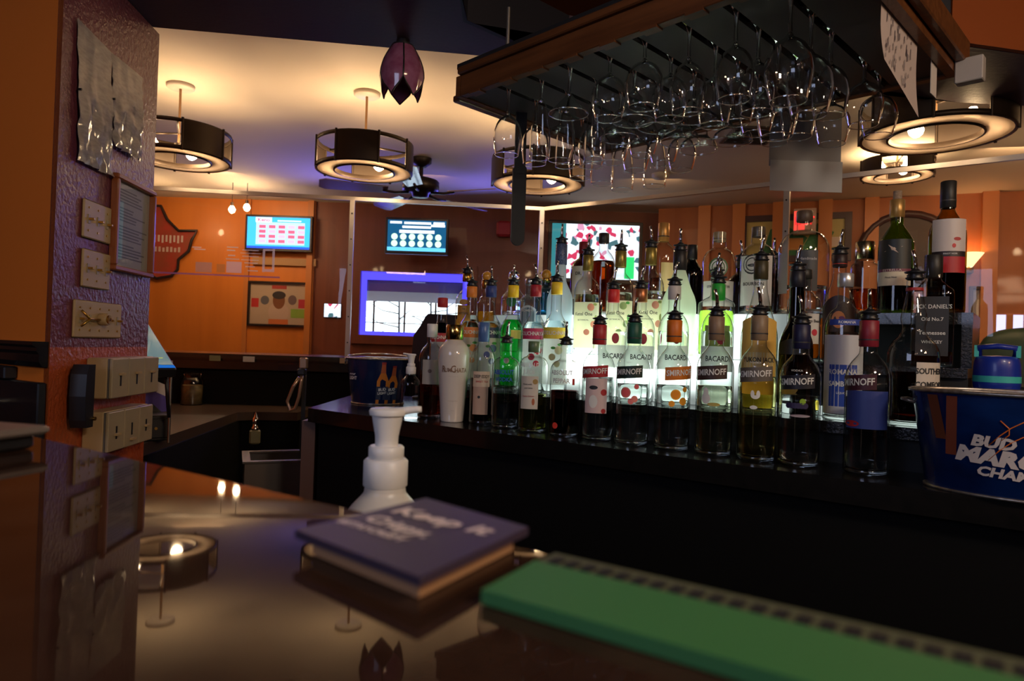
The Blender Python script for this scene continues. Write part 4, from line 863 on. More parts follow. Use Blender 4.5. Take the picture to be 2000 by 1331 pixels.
SEED = [0]
def glass_proto(kind):
    # z = 0 at the foot disc, hanging downwards
    k = {'wine': [(-.070, .0042), (-.078, .008), (-.092, .024), (-.112, .0345), (-.135, .0375), (-.160, .0345), (-.182, .0305)],
         'goblet': [(-.045, .0045), (-.052, .010), (-.064, .028), (-.085, .0395), (-.105, .0415), (-.130, .037), (-.150, .031)],
         'large': [(-.080, .0042), (-.088, .009), (-.105, .030), (-.130, .0425), (-.155, .0445), (-.185, .039), (-.208, .033)],
         'flute': [(-.055, .004), (-.062, .008), (-.080, .016), (-.110, .0215), (-.150, .0255), (-.185, .0265), (-.205, .0255)],
         'martini': [(-.070, .004), (-.074, .006), (-.080, .011), (-.100, .029), (-.120, .0470), (-.1205, .0475)],
         'margarita': [(-.055, .0045), (-.062, .010), (-.075, .022), (-.092, .025), (-.100, .032), (-.112, .046), (-.130, .0505)],
         'beer': [(-.032, .006), (-.04, .014), (-.060, .026), (-.10, .033), (-.14, .0355), (-.165, .0345), (-.178, .033)]}[kind]
    sz = k[0][0]; mb = MB()
    mb.lathe([(.0015, .001), (.0018, .030), (0, .0315), (-.0018, .030), (-.005, .012), (-.012, .0048), ((sz) * .55, .0034), (sz + .002, .0042)], G_STEMS, 20); 
    mb.build('tmp') if False else None
    b = MB(); b.lathe(catmull(k, 3) if kind != 'martini' else k, G_STEM, 28); zr, rr = k[-1]
    b.lathe([(zr, rr - .0006), (zr - .0012, rr), (zr, rr + .0008), (zr + .0012, rr), (zr, rr - .0006)], G_RIM, 28)
    b.lathe([(sz + .001, .0035), (k[1][0], k[1][1] * .8), (k[1][0] - .003, .001)], G_STEMS, 16)
    return mb, b, -zr
G_STEMS = G_SOLID; G_RIM = liquid((.98, .99, .98), 1.7)
GP = {}
KN = {'wine': 'wine glass', 'goblet': 'rounded goblet', 'large': 'large red-wine glass', 'flute': 'tall champagne flute', 'martini': 'conical martini glass', 'margarita': 'wide margarita glass', 'beer': 'stemmed beer glass'}
ORD = ['nearest the rack front', 'second from the rack front', 'third from the rack front', 'fourth from the rack front', 'fifth from the rack front', 'sixth from the rack front']
ROWN = ['first', 'second', 'third', 'fourth', 'fifth', 'sixth', 'seventh', 'eighth']
grid = [['wine', 'wine', 'goblet', 'wine', 'beer', 'beer'],
        ['flute', 'flute', 'wine', 'goblet', 'goblet', 'beer'],
        ['martini', 'flute', 'margarita', 'goblet', 'goblet', 'goblet'],
        ['goblet', 'margarita', 'martini', 'margarita', 'margarita', None],
        ['goblet', 'goblet', 'martini', 'margarita', 'margarita', None],
        ['wine', 'wine', 'goblet', 'goblet', 'goblet', None],
        ['wine', 'wine', 'large', 'wine', None, 'goblet'],
        ['large', 'large', 'wine', None, 'goblet', 'goblet']]
gp0 = .055; gst = .102
for i, row in enumerate(grid):
    x = slot_x[i]
    for j, kd in enumerate(row):
        if not kd: continue
        y = gp0 + gst * j + random.uniform(-.006, .006) + (.012 if i % 2 else 0)
        q = PR.pt(x, RZ0 + .0165, -y); loc = (q.x, q.y, RZ0 + .0163)
        lab = 'upside-down %s, %s in the %s hanging row' % (KN[kd], ORD[j], ROWN[i])
        if kd not in GP:
            g = thing('stemware_glass', lab, 'glass', loc, random.uniform(0, 6), 'stemware hanging upside down in the overhead rack'); a, b, hh_ = glass_proto(kd)
            a.build('stem', g); b.build('bowl', g); GP[kd] = g
        else: dup(GP[kd], loc, random.uniform(0, 6), lab)
# papers and strap hanging from the rack
PW = mat('pale_grey_card', (.42, .41, .40), .7)
def hang_sheet(name, label, px0, px1, pyt, pyb, y, mt, rz=-.75, nx=1):
    a = atY(px0, pyt, y); b = atY(px1, pyt, y); c = atY(px0, pyb, y)
    r = thing(name, label, 'paper', (a.x, a.y, c.z)); W = b.x - a.x; H = a.z - c.z
    mb = MB(); mb.box((0, 0, 0), (W, .0012, H), mt); mb.build('card', r); return r, W, H
q = PR.pt(.62, RZ0, -.69); 
r, W, H = hang_sheet('hanging_card', 'pale grey blank card hung behind the glasses, the lower and paler one', 1505, 1646, 312, 372, q.y + .06, PW)
r, W, H = hang_sheet('hanging_card', 'darker grey blank card hung behind the glasses, above the paler one', 1505, 1645, 215, 324, q.y + .068, mat('grey_card', (.28, .27, .26), .7))
pr = [PR.at(1713, 14), PR.at(1782, 120)]
# long written list taped along the right rail
PRR = Plane(PR.pt(RL - .012, 0)[:2], PR.n.to_2d())
cs = [PRR.at(*c) for c in ((1710, 4), (1781, 88), (1784, 232), (1716, 118))]
o0 = PRR.pt(cs[0][0], 0); r = thing('handwritten_list', 'long pinkish handwritten list hanging from the right side of the rack', 'paper', PRR.pt(0, 0), PRR.rz)
n = 10; vs = []
for k in range(n + 1):
    t = k / n
    for s in range(5):
        u = s / 4; x = (1 - t) * ((1 - u) * cs[0][0] + u * cs[1][0]) + t * ((1 - u) * cs[3][0] + u * cs[2][0]); z = (1 - t) * ((1 - u) * cs[0][1] + u * cs[1][1]) + t * ((1 - u) * cs[3][1] + u * cs[2][1]); vs.append((x, -.0105 + .004 * math.sin(t * 3) , z))
mb = MB(); mb.add(vs, [(k * 5 + s, k * 5 + s + 1, k * 5 + s + 6, k * 5 + s + 5) for k in range(n) for s in range(4)], mat('pink_list_paper', (.52, .42, .38), .7), True); o = mb.build('sheet', r)
mb = MB(); rd = random.Random(5)
for k in range(46):
    t = rd.uniform(.1, .92); u = rd.uniform(.12, .85); x = (1 - u) * cs[0][0] + u * cs[1][0]; z = ((1 - t) * cs[0][1] + t * cs[3][1]) * (1 - u) + ((1 - t) * cs[1][1] + t * cs[2][1]) * u
    L = rd.choice((.008, .014, .022)); yy = -.0105 + .004 * math.sin(t * 3) - .0022; mb.add([(x, yy, z), (x + .0032, yy, z), (x + .0032, yy, z + L), (x, yy, z + L)], [(0, 1, 2, 3)], C(.12, .1, .12))
mb.build('handwriting', o)
v = PRR.at(1812, 190); v2 = PRR.at(1812, 135)
mb = MB(); mb.box((v[0] - .025, -.012, v[1]), (v[0] + .02, -.0105, RZ0 + .02), PAPER); tag(mb.build('paper_slip', loc=PRR.pt(0, 0)), 'narrow paper slip hanging from the far end of the right rack rail', 'paper').rotation_euler = (0, 0, PRR.rz)
q = atY(1846, 163, 1.75); q2 = atY(1866, 122, 1.75)
mb = MB(); mb.box((-.035, -.02, 0), (.02, .01, q2.z - q.z), flat((.40, .36, .33)), bev=.002); q = PR.pt(RL + .0585, RZ0 - .030, -(RD_ - .02)); wb = mb.build('white_box', loc=q); wb.rotation_euler = (0, 0, PR.rz); tag(wb, 'small whitish box at the far end of the right rack rail', 'box')
yb = PR.pt(.07, 0, -.24).y
YS = 1.93; a = atY(1010, 480, YS); b = atY(1010, 290, YS); c_ = atY(1010, 205, YS)
r = thing('black_strap', 'long black rounded paddle hanging down from the rack among the glasses', 'strap', (a.x, a.y, a.z), .2)
hB, hC = b.z - a.z, RZ0 - a.z; wq = .0195
mb = MB(); mb.prism([(wq * math.cos(t), .02 + .02 * math.sin(t)) for t in [PI + PI * k / 10 for k in range(11)]] + [(wq, hB * .8), (wq * .82, hB * .8 + .004), (wq * .8, hC), (-wq * .8, hC), (-wq * .8, hB * .8), (-wq, hB * .8 - .004)], -.005, .005, BLACKM, axis='y'); mb.build('paddle', r)

# ------------------------------------------------------------------ drum lamps
BULB = emi('bulb_glow', (1, .68, .36), 75)
BRZ = mat('dark_bronze', (.035, .022, .014), .45, .6); FROSTW = thin('lamp_diffuser', (.9, .8, .7), (.6, .5, .4), body=((.90, .82, .74), .9), rough=.2)
CANW = mat('lamp_canopy_white', (.55, .48, .42), .5)
LG = thin('lamp_clear_shade', (.98, .95, .9), (.6, .5, .4), 1.4, .05)
def drum(label, loc, R, phase, stem, Hd=.145):
    r = thing('drum_lamp', label, 'lamp', loc, phase, 'round drum ceiling lamps')
    mb = MB(); mb.lathe([(0, R - .012), (0, R), (.018, R), (.018, R - .006), (0, R - .012)], BRZ, 40); mb.build('lower_hoop', r)
    mb = MB(); mb.lathe([(Hd - .018, R - .006), (Hd - .018, R), (Hd, R), (Hd, R - .012), (Hd - .018, R - .006)], BRZ, 40); mb.build('upper_hoop', r)
    for k in range(4):
        a0 = k * PI / 2; mb = MB(); vs = []
        for s in range(9):
            a = a0 + (s / 8 - .5) * .86
            for z in (.004, Hd - .004): vs.append((R * 1.003 * math.cos(a), R * 1.003 * math.sin(a), z))
        mb.add(vs, [(2 * s, 2 * s + 2, 2 * s + 3, 2 * s + 1) for s in range(8)], BRZ, True)
        vs2 = [(x * .99, y * .99, z) for x, y, z in vs]; mb.add(vs2, [(2 * s, 2 * s + 1, 2 * s + 3, 2 * s + 2) for s in range(8)], BRZ, True); o = mb.build('side_panel', r)
        for s_ in (-1, 1):
            a = a0 + s_ * .43; mb = MB(); mb.cyl(.006, -.004, Hd + .004, BRZ, 8, T(R * math.cos(a), R * math.sin(a), 0)); mb.build('post', o)
    mb = MB(); mb.lathe([(.004, R * .62), (.004, R * .985), (.009, R * .985), (.009, R * .62), (.004, R * .62)], FROSTW, 40); mb.build('diffuser_ring', r)
    mb = MB(); mb.lathe([(-.003, R * .60), (-.003, R * .63), (.02, R * .63), (.02, R * .60), (-.003, R * .60)], BRZ, 40); mb.build('inner_hoop', r)
    mb = MB()
    for k in range(3):
        a = k * 2 * PI / 3; mb.tube([(0, 0, Hd - .01), (R * .97 * math.cos(a), R * .97 * math.sin(a), Hd - .008)], .005, BRZ, 6)
    for k in range(3): a = k * 2 * PI / 3 + .5; mb.tube([(0, 0, .07), (R * .36 * math.cos(a), R * .36 * math.sin(a), .07)], .007, BRZ, 8)
    mb.cyl(.02, .055, .085, BRZ, 16); mb.build('arms', r)
    for k in range(3):
        a = k * 2 * PI / 3 + .5; x, y = R * .46 * math.cos(a), R * .46 * math.sin(a); mb = MB()
        mb.lathe([(-.030 + 0, .001), (-.026, .012), (-.015, .024), (0, .029), (.014, .025), (.026, .015), (.034, .013), (.034, .001)], BULB, 16, T(x, y, .062)); mb.build('bulb', r)
    zt = stem
    mb = MB(); mb.cyl(.006, .07, zt - .018, mat('lamp_rod', (.35, .2, .1), .4, .6), 10); mb.build('rod', r)
    mb = MB(); mb.lathe([(zt - .020, .001), (zt - .020, .058), (zt - .015, .065), (zt - .0005, .066), (zt - .0005, .001)], CANW, 28); mb.build('canopy', r)
    return r
p = atY(348, 302, 3.40); drum('drum pendant lamp partly hidden behind the plum column', (p.x, p.y, p.z - .03), .247, .95, CEIL - p.z + .03)
p = atY(712, 325, 3.42); drum('drum pendant lamp hanging left of the tulip lamp', (p.x, p.y, p.z - .03), .240, -PI / 2 + .05, CEIL - p.z + .03)
p = atY(1050, 352, 3.62); drum('drum pendant lamp mostly hidden behind hanging glasses', (p.x, p.y, p.z - .03), .245, .3, CEIL - p.z + .03)
p = atY(1826, 262, 2.62); drum('largest looking drum pendant lamp, beyond the right end of the glass rack', (p.x, p.y, p.z - .01), .262, -1.0, CEIL - p.z + .01, .14)
p = atY(1752, 340, 4.1); drum('small bright drum lamp close under the ceiling, above the green wine bottle', (p.x, p.y, p.z - .02), .20, .2, CEIL - p.z + .02, .10)
for k, (x, y, l) in enumerate(((3.3, 3.4, 'unseen drum lamp added for fill light, off to the right'), (-2.6, 4.6, 'drum lamp behind the orange wall'), (.3, -1.3, 'unseen drum lamp added for fill light, behind the photographer'))):  # unseen lamps added for their fill light
    if k == 1: continue
    drum(l, (x, y, 2.1), .245, .4, CEIL - 2.1)
# tulip lamp
p = atY(785, 150, 2.075)
r = thing('tulip_lamp', 'small purple stained-glass tulip lamp hanging from the plum soffit', 'lamp', (p.x, p.y, SOF - .018))
PG = mat('purple_stained_glass', (.24, .06, .12), .12, coat=.7, noise=((30, 30, 30), .7, (.36, .15, .24))); LEAD = mat('lead_came', (.02, .015, .015), .4)
hT = .165; prt = lambda t: .034 + .034 * math.sin(min(t * 1.7, 1) * PI / 2) - .035 * max(0, t - .6)
for k in range(5):
    a0 = k * 2 * PI / 5 + .55; mb = MB(); vs = []; n = 10
    for i in range(n + 1):
        t = i / n; R = prt(t); hw = .62 * (1 if t < .74 else max(.0, (1 - t) / .26)) ; z = -.004 - t * (hT - .008)
        for s in (-1, -.5, 0, .5, 1): a = a0 + hw * s; vs.append((R * math.cos(a), R * math.sin(a), z))
    fs = [(i * 5 + s, i * 5 + s + 1, i * 5 + s + 6, i * 5 + s + 5) for i in range(n) for s in range(4)]
    mb.add(vs, fs, PG, True); o = mb.build('petal', r)
    mb = MB(); mb.tube([Vector(vs[i * 5]) for i in range(n + 1)], .0022, LEAD, 5); mb.tube([Vector(vs[i * 5 + 4]) for i in range(n + 1)], .0022, LEAD, 5); mb.build('lead_edge', o)
mb = MB(); mb.cyl(.034, -.006, .0, LEAD, 20); mb.cyl(.02, .0, .0175, LEAD, 16); mb.build('ceiling_cap', r)
# ceiling fan
p = atY(823, 322, 4.6)
r = thing('ceiling_fan', 'dark ceiling fan with five blades beyond the drum lamps', 'fan', (p.x, p.y, CEIL - .001))
FB = mat('fan_bronze', (.025, .017, .014), .35, .5); FBL = mat('fan_blade_wood', (.16, .12, .15), .25, coat=.5)
mb = MB(); mb.lathe([(0, .07), (-.03, .068), (-.06, .03), (-.062, .001)], FB, 24); mb.cyl(.014, -.15, -.05, FB, 12); mb.build('mount', r)
mb = MB(); mb.lathe([(-.13, .001), (-.132, .06), (-.15, .115), (-.16, .125), (-.215, .125), (-.225, .11), (-.235, .06), (-.26, .055), (-.265, .001)], FB, 32); mb.build('motor', r)
for k in range(5):
    a = -PI / 2 - .02 + k * 2 * PI / 5; M = RZ(a) @ RX(.2)
    mb = MB(); mb.prism([(.22, -.05), (.62, -.075), (.66, -.05), (.66, .05), (.62, .075), (.22, .05)], -.236, -.229, FBL, RZ(a) @ T(0, 0, -.232) @ RX(.2) @ T(0, 0, .232)); o = mb.build('blade', r)
    mb = MB(); mb.tube([(.08, 0, -.235), (.17, 0, -.245), (.25, 0, -.24)], .009, FB, 6, RZ(a)); mb.build('blade_arm', o)
for k, (px, py) in enumerate(((298, 402), (453, 410), (482, 406))):  # glowing bulbs added in place of reflected bright spots
    p = atY(px, py, 5.5); r = thing('glint_bulb', ('small bulb added for a bright reflected spot by the far orange wall, close to the plum column', 'small bulb added for a bright reflected spot, left one of the pair above the cyan television', 'small bulb added for a bright reflected spot, right one of the pair above the cyan television')[k], 'lamp', p)
    mb = MB(); mb.lathe([(-.03, .001), (-.02, .018), (0, .026), (.018, .02), (.03, .012), (.04, .001)], BULB, 14); mb.build('bulb', r)
    mb = MB(); mb.cyl(.012, .028, .06, BRZ, 10); mb.cyl(.003, .06, CEIL - p.z - .0005, BRZ, 6); mb.build('cord', r)
# smoke detector, vent
p = atZ(1290, 340, CEIL); mb = MB(); mb.lathe([(0, .062), (-.02, .06), (-.032, .045), (-.034, .001)], CANW, 24); tag(mb.build('smoke_detector', loc=(p.x, p.y, CEIL - .001)), 'small white round smoke detector on the ceiling', 'smoke detector')
p = atZ(1468, 264, CEIL); r = thing('ceiling_vent', 'dark slatted ceiling vent behind the hanging glasses', 'vent', (p.x, p.y, CEIL - .001))
mb = MB(); mb.box((-.14, -.16, -.006), (.14, .16, 0), mat('vent_grey', (.10, .08, .07), .5)); o = mb.build('frame', r)
mb = MB()
for k in range(9): mb.box((-.12, -.13 + k * .03, -.012), (.12, -.118 + k * .03, -.0065), BLACKM)
mb.build('slats', r)
mb = MB(); mb.box((-.2, -.2, -.03), (.16, -.185, -.002), C(.4, .03, .02)); 

# ------------------------------------------------------------------ far bar counter with plexiglass
Q0 = Vector((-2.9, 3.50)); Q1 = Vector((.157, 3.80)); Q2 = Vector((1.9, 2.545)); Q3 = Q2 + (Q2 - Q1) * .9
dA = (Q1 - Q0).normalized(); nA = Vector((-dA.y, dA.x)); dB = (Q2 - Q1).normalized(); nB = Vector((-dB.y, dB.x)); mid = (nA + nB).normalized()
rail_m = mat('black_bar_rail', (.018, .016, .015), .22, coat=.4)
def off(d): return [Q0 + nA * d, Q1 + mid * d, Q3 + nB * d]
def strip(d0, d1, z0, z1, mt, mb):
    a, b = off(d0), off(d1); mb.prism([a[0], a[1], b[1], b[0]], z0, z1, mt); mb.prism([a[1], a[2], b[2], b[1]], z0, z1, mt)
r = thing('far_bar_counter', 'black far side bar counter below the clear screens', 'counter', (0, 0, 0))
mb = MB(); strip(-.06, .5, 1.035, 1.07, rail_m, mb); mb.build('worktop', r)
mb = MB(); strip(-.075, -.045, 1.045, 1.062, rail_m, mb); strip(-.05, -.03, .99, 1.034, rail_m, mb); mb.build('rail_moulding', r)
mb = MB(); strip(0, .3, 0, 1.034, black_w, mb); mb.build('counter_base', r)
PLX = thin('plexiglass', (.97, .97, .98), (.8, .8, .85), 1.42, .0)
ALU = mat('aluminium_trim', (.50, .46, .44), .35, .8)
PT = 1.925
segs = [(Q0, Q0 + (Q1 - Q0) * .66, 'clear plexiglass screen standing on the far counter, left of the first post'), (Q0 + (Q1 - Q0) * .66, Q1, 'clear plexiglass screen in front of the bright far window'),
        (Q1, Q1 + (Q2 - Q1) * .50, 'clear plexiglass screen right of the corner post, before the match screen'), (Q1 + (Q2 - Q1) * .50, Q3, 'clear plexiglass screen reaching to the right end of the bar')]
# post positions from the picture
ppost = Plane(Q0, dA).at(690, 500)[0]; ppost2 = Plane(Q1, dB).at(1540, 500)[0]
segs[0] = (Q0, Q0 + dA * ppost, segs[0][2]); segs[1] = (Q0 + dA * ppost, Q1, segs[1][2]); segs[2] = (Q1, Q1 + dB * ppost2, segs[2][2]); segs[3] = (Q1 + dB * ppost2, Q3, segs[3][2])
for a, b, lab in segs:
    L = (b - a).length; rz = math.atan2((b - a).y, (b - a).x)
    r = thing('plexiglass_screen', lab, 'screen', (a.x, a.y, 1.0703), rz, 'clear plexiglass screens on the far counter')
    mb = MB(); mb.rect(.012, L - .012, .002, PT - 1.07, PLX, .0); mb.build('clear_sheet', r)
    mb = MB(); mb.box((.0, -.008, PT - 1.07 - .004), (L, .008, PT - 1.07 + .016), ALU); mb.build('top_trim', r)
    mb = MB(); mb.box((L - .026, -.010, 0), (L - .001, .010, PT - 1.0745), ALU if 'right end' not in lab else BRZ); o = mb.build('post', r)
    mb = MB()
    for k in range(6): mb.cyl(.004, 0, .003, BLACK, 8, T(L - .013, -.0105, .08 + k * .14) @ RX(PI / 2))
    mb.build('screws', o)
# reflected shapes painted as film on the left plexiglass
PX = Plane(Q0, dA)
r = thing('reflection_film', 'reflected phone outline and pale squares painted as film on plexiglass', 'sign', PX.pt(0, 0, .004), PX.rz)
def pxr(mb, x0, y0, x1, y1, mt, y=-.0015):
    a = PX.at(x0, y0); b = PX.at(x1, y1); mb.rect(a[0], b[0], b[1], a[1], mt, y)
mb = MB(); pxr(mb, 300, 534, 547, 541, thin('violet_film', (.6, .5, .8), (.4, .3, .6), body=((.38, .20, .50), .5))); mb.build('violet_strip', r)
film = thin('white_film', (.9, .9, .9), (.6, .6, .6), body=((.85, .85, .95), .55))
mb = MB(); pxr(mb, 383, 512, 414, 533, thin('pinkish_film', (.9, .9, .9), (.6, .6, .6), body=((.55, .42, .38), .55))); pxr(mb, 443, 511, 472, 534, film); pxr(mb, 424, 516, 440, 533, thin('gold_film', (.9, .9, .9), (.6, .6, .6), body=((.7, .35, .12), .5))); mb.build('square_patches', r)
mb = MB(); 
for q in ((514, 487, 517, 532), (533, 487, 536, 532), (517, 487, 533, 491), (517, 526, 533, 532)): pxr(mb, *q, film)
mb.build('phone_outline', r)
mb = MB(); rd = random.Random(9)
for (x, y, w_) in [(444, 482, 22), (444, 488, 16), (446, 498, 14), (442, 505, 26), (474, 488, 32), (470, 494, 40), (474, 500, 32), (472, 507, 34), (478, 513, 26), (480, 520, 18), (484, 528, 20), (380, 486, 22), (376, 482, 18)]:
    pxr(mb, x, y, x + w_, y + 3, film)
mb.build('text_lines', r)
# cards on the far rail
for px, py, w_, cm, lab in ((420, 700, 22, C(.16, .17, .10), 'small olive tag on the far counter rail above the glass jars'), (486, 702, 23, C(.36, .36, .37), 'small white price tag on the far counter rail'), (672, 705, 17, C(.28, .2, .14), 'small tan tag on the far counter rail beside the navy bucket')):
    PQ = Plane(Q0 - nA * .0755, dA); a = PQ.at(px - w_ / 2, py + 5); b = PQ.at(px + w_ / 2, py - 5); mb = MB(); mb.box((a[0], -.002, a[1]), (b[0], -.0003, b[1]), cm)
    o = mb.build('rail_tag', loc=PQ.pt(0, 0)); o.rotation_euler = (0, 0, PQ.rz); tag(o, lab, 'tag')

# ------------------------------------------------------------------ televisions, pictures and signs on the far walls
def tv(label, P, px0, py0, px1, py1, back, bez=.02, off_=.10):
    a = P.at(px0, py0, off_); b = P.at(px1, py1, off_); W, H = b[0] - a[0], a[1] - b[1]
    r = thing('television', label, 'television', P.pt(a[0], b[1], off_), P.rz)
    mb = MB(); mb.box((-bez, .0, -bez * 1.2), (W + bez, .045, H + bez), BLACK, bev=.004)
    mb.build('housing', r)
    mb = MB(); mb.box((W * .35, .046, H * .3), (W * .65, off_ - .002, H * .7), BLACK); mb.build('wall_bracket', r)
    mb = MB(); mb.rect(0, W, 0, H, back, -.0015); s = mb.build('screen', r); return r, s, W, H
sc1 = emi('screen_cyan', (.05, .42, .95), 1.1); sc1w = emi('screen_white', (.75, .85, 1), 1.1); scr = emi('screen_red', (.85, .12, .2), 1.0)
r, s, W, H = tv('television with cyan screen and red number grid, on the orange wall', WB, 484, 423, 604, 488, sc1)
mb = MB(); mb.rect(W * .14, W * .92, H * .12, H * .84, emi('screen_pale', (.45, .62, .95), 1.0), -.0025); mb.rect(0, W, 0, H * .07, emi('screen_blue', (.02, .08, .8), 1.2), -.0025)
for i in range(5):
    for j in range(4):
        x = W * (.19 + .155 * i); z = H * (.18 + .155 * j); mb.rect(x, x + W * .105, z, z + H * .10, scr if j == 3 and i < 2 or (i + j) % 3 else emi('screen_pink', (.9, .45, .6), 1), -.0032)
mb.build('number_grid', s); mb = MB(); mb.rect(W * .13, W * .39, H * .83, H * .99, sc1w, -.0034); mb.ftext('Keno', W * .26, H * .905, H * .15, scr, -.004, .03, xs=1.2); mb.rect(W * .48, W * .86, H * .87, H * .91, sc1w, -.004); mb.build('lettering', s)
r, s, W, H = tv('television with dark blue screen and rows of pale green circles', WB, 758, 429, 870, 493, emi('screen_navy', (.01, .09, .20), .8), off_=.5)
mb = MB(); pg = emi('screen_pale_green', (.50, .85, .55), 1.1); mb.rect(0, W, 0, H * .12, emi('screen_sky', (.12, .5, .85), 1), -.0025); mb.rect(W * .2, W * .8, H * .58, H * .68, sc1w, -.0025)
for i in range(6):
    for j in range(2):
        M = T(W * (.12 + .15 * i), -.003, H * (.46 - .22 * j)) @ RX(PI / 2); mb.disc(H * .105, 0, pg, 16, M)
mb.build('number_circles', s)
mb = MB()
for x0, x1, z0 in ((.04, .24, .88), (.28, .74, .87), (.78, .97, .88), (.74, .98, .80), (.25, .74, .74)): mb.rect(W * x0, W * x1, H * z0, H * (z0 + .075), sc1w, -.004)
mb.build('text_bars', s)
M3 = emi('match_screen', (.6, .7, .8), .8); nt = M3.node_tree; e = [n for n in nt.nodes if n.type == 'EMISSION'][0]
tc = nt.nodes.new('ShaderNodeTexCoord'); vo = nt.nodes.new('ShaderNodeTexVoronoi'); vo.inputs['Scale'].default_value = 24; nt.links.new(tc.outputs['Object'], vo.inputs['Vector'])
sp = nt.nodes.new('ShaderNodeSeparateColor'); nt.links.new(vo.outputs['Color'], sp.inputs[0]); cr = nt.nodes.new('ShaderNodeValToRGB'); cr.color_ramp.interpolation = 'CONSTANT'; el = cr.color_ramp.elements
el[0].color = (.8, .9, 1, 1); el[1].position = .52; el[1].color = (.55, .04, .10, 1)
for ps, cl in ((.66, (.75, .85, 1, 1)), (.78, (.06, .14, .16, 1)), (.88, (.65, .30, .45, 1)), (.94, (.9, .9, 1, 1))): k = el.new(ps); k.color = cl
nt.links.new(sp.outputs[0], cr.inputs[0]); nt.links.new(cr.outputs[0], e.inputs[0])
r, s, W, H = tv('large television showing a crowded football match', WB, 1079, 436, 1246, 548, M3, off_=.3, bez=.03)
mb = MB(); mb.rect(W * .84, W * .95, H * .02, H * .42, emi('screen_green', (.02, .5, .12), 1), -.003); mb.rect(0, W * .16, 0, H, emi('screen_teal', (.03, .18, .20), .8), -.003); mb.build('screen_strips', s)
# framed player poster
def frame(name, label, P, px0, py0, px1, py1, fm, fw=.018, back=None):
    a = P.at(px0, py0); b = P.at(px1, py1); W, H = b[0] - a[0], a[1] - b[1]; r = thing(name, label, 'picture', P.pt(a[0], b[1]), P.rz)
    mb = MB()
    for q in (((0, 0), (W, fw)), ((0, H - fw), (W, H)), ((0, fw), (fw, H - fw)), ((W - fw, fw), (W, H - fw))): mb.box((q[0][0], -.03, q[0][1]), (q[1][0], -.001, q[1][1]), fm)
    mb.build('frame', r); mb = MB(); mb.rect(fw, W - fw, fw, H - fw, back, -.006); p = mb.build('print', r); return r, p, W, H
r, p, W, H = frame('framed_poster', 'black framed poster of a smiling player below the cyan television', WB, 487, 549, 603, 640, BLACK, back=C(.50, .36, .26))
mb = MB(); 
def el_(mb, x, z, rx, rz_, mt, y): mb.add([(x + rx * math.cos(2 * PI * k / 20), y, z + rz_ * math.sin(2 * PI * k / 20)) for k in range(20)], [tuple(range(20))], mt)
mb.rect(W * .05, W * .17, H * .42, H * .62, C(.5, .03, .03), -.0065); mb.rect(W * .82, W * .94, H * .42, H * .62, C(.5, .03, .05), -.0065); mb.rect(W * .70, W * .94, H * .2, H * .40, C(.25, .40, .06), -.0066)
el_(mb, W * .5, H * .32, W * .17, H * .22, C(.55, .38, .30), -.0068); el_(mb, W * .5, H * .58, W * .10, H * .19, C(.22, .08, .035), -.0072); el_(mb, W * .5, H * .70, W * .11, H * .09, C(.03, .03, .035), -.0074)
el_(mb, W * .27, H * .58, W * .07, H * .1, C(.12, .12, .14), -.0068); el_(mb, W * .72, H * .60, W * .07, H * .11, C(.15, .10, .10), -.0068)
mb.rect(W * .34, W * .66, H * .05, H * .16, C(.62, .16, .05), -.0076); mb.rect(W * .38, W * .62, H * .84, H * .92, C(.45, .05, .04), -.0076); mb.build('printed_figure', p)
mb = MB(); mb.rect(.0, W, 0, H, thin('picture_glass'), -.031); mb.build('glass', r)
a = WB.at(532, 512); mb = MB(); mb.box((-.25, -.03, -.03), (.32, -.001, .035), C(.36, .19, .07)); tag(mb.build('plaque', loc=WB.pt(a[0] + .08, a[1])), 'long tan plaque under the cyan television', 'plaque')
# wall sign shaped like a state outline
pts = [(288, 402), (318, 404), (330, 430), (352, 452), (388, 452), (378, 470), (372, 492), (352, 508), (350, 528), (338, 540), (310, 545), (300, 540), (288, 545)]
q = [WB.at(*c) for c in pts]; cx, cz0 = WB.at(330, 480)
r = thing('state_sign', 'red state-shaped wall sign with dark outline beside the plum column', 'sign', WB.pt(cx, cz0, .02))
mb = MB(); mb.prism([(x - cx, z - cz0) for x, z in q][::-1], 0, .012, mat('red_sign_face', (.34, .035, .025), .4, noise=((9, 9, 9), .8, (.22, .06, .03))), axis='y'); mb.build('sign_face', r)
mb = MB(); mb.tube([(x - cx, -.012, z - cz0) for x, z in q], .013, BLACK, 6); mb.build('dark_outline', r)
mb = MB()
for k in range(9): mb.rect(-.16 + .035 * k, -.142 + .035 * k, .03 - .01 * (k % 2), .09, C(.5, .40, .38), -.006)
for k in range(8): mb.rect(-.15 + .035 * k, -.13 + .035 * k, -.06, -.015 - .008 * (k % 3 == 0), C(.45, .33, .3), -.006)
mb.build('pale_marks', r)
a = WB.at(650, 607); mb = MB(); mb.rect(-.075, .075, -.06, .06, M3, -.012); mb.box((-.08, -.011, -.065), (.08, -.001, .065), BLACK); tag(mb.build('small_screen', loc=WB.pt(*a)), 'tiny glowing screen on the red-brown wall near the first post', 'screen')
a = WB.at(985, 450); mb = MB(); mb.box((-.07, -.10, -.07), (.07, -.001, .07), C(.35, .02, .04), bev=.02); tag(mb.build('red_alarm', loc=WB.pt(*a)), 'dark red box mounted on the far wall beside the black paddle', 'alarm')
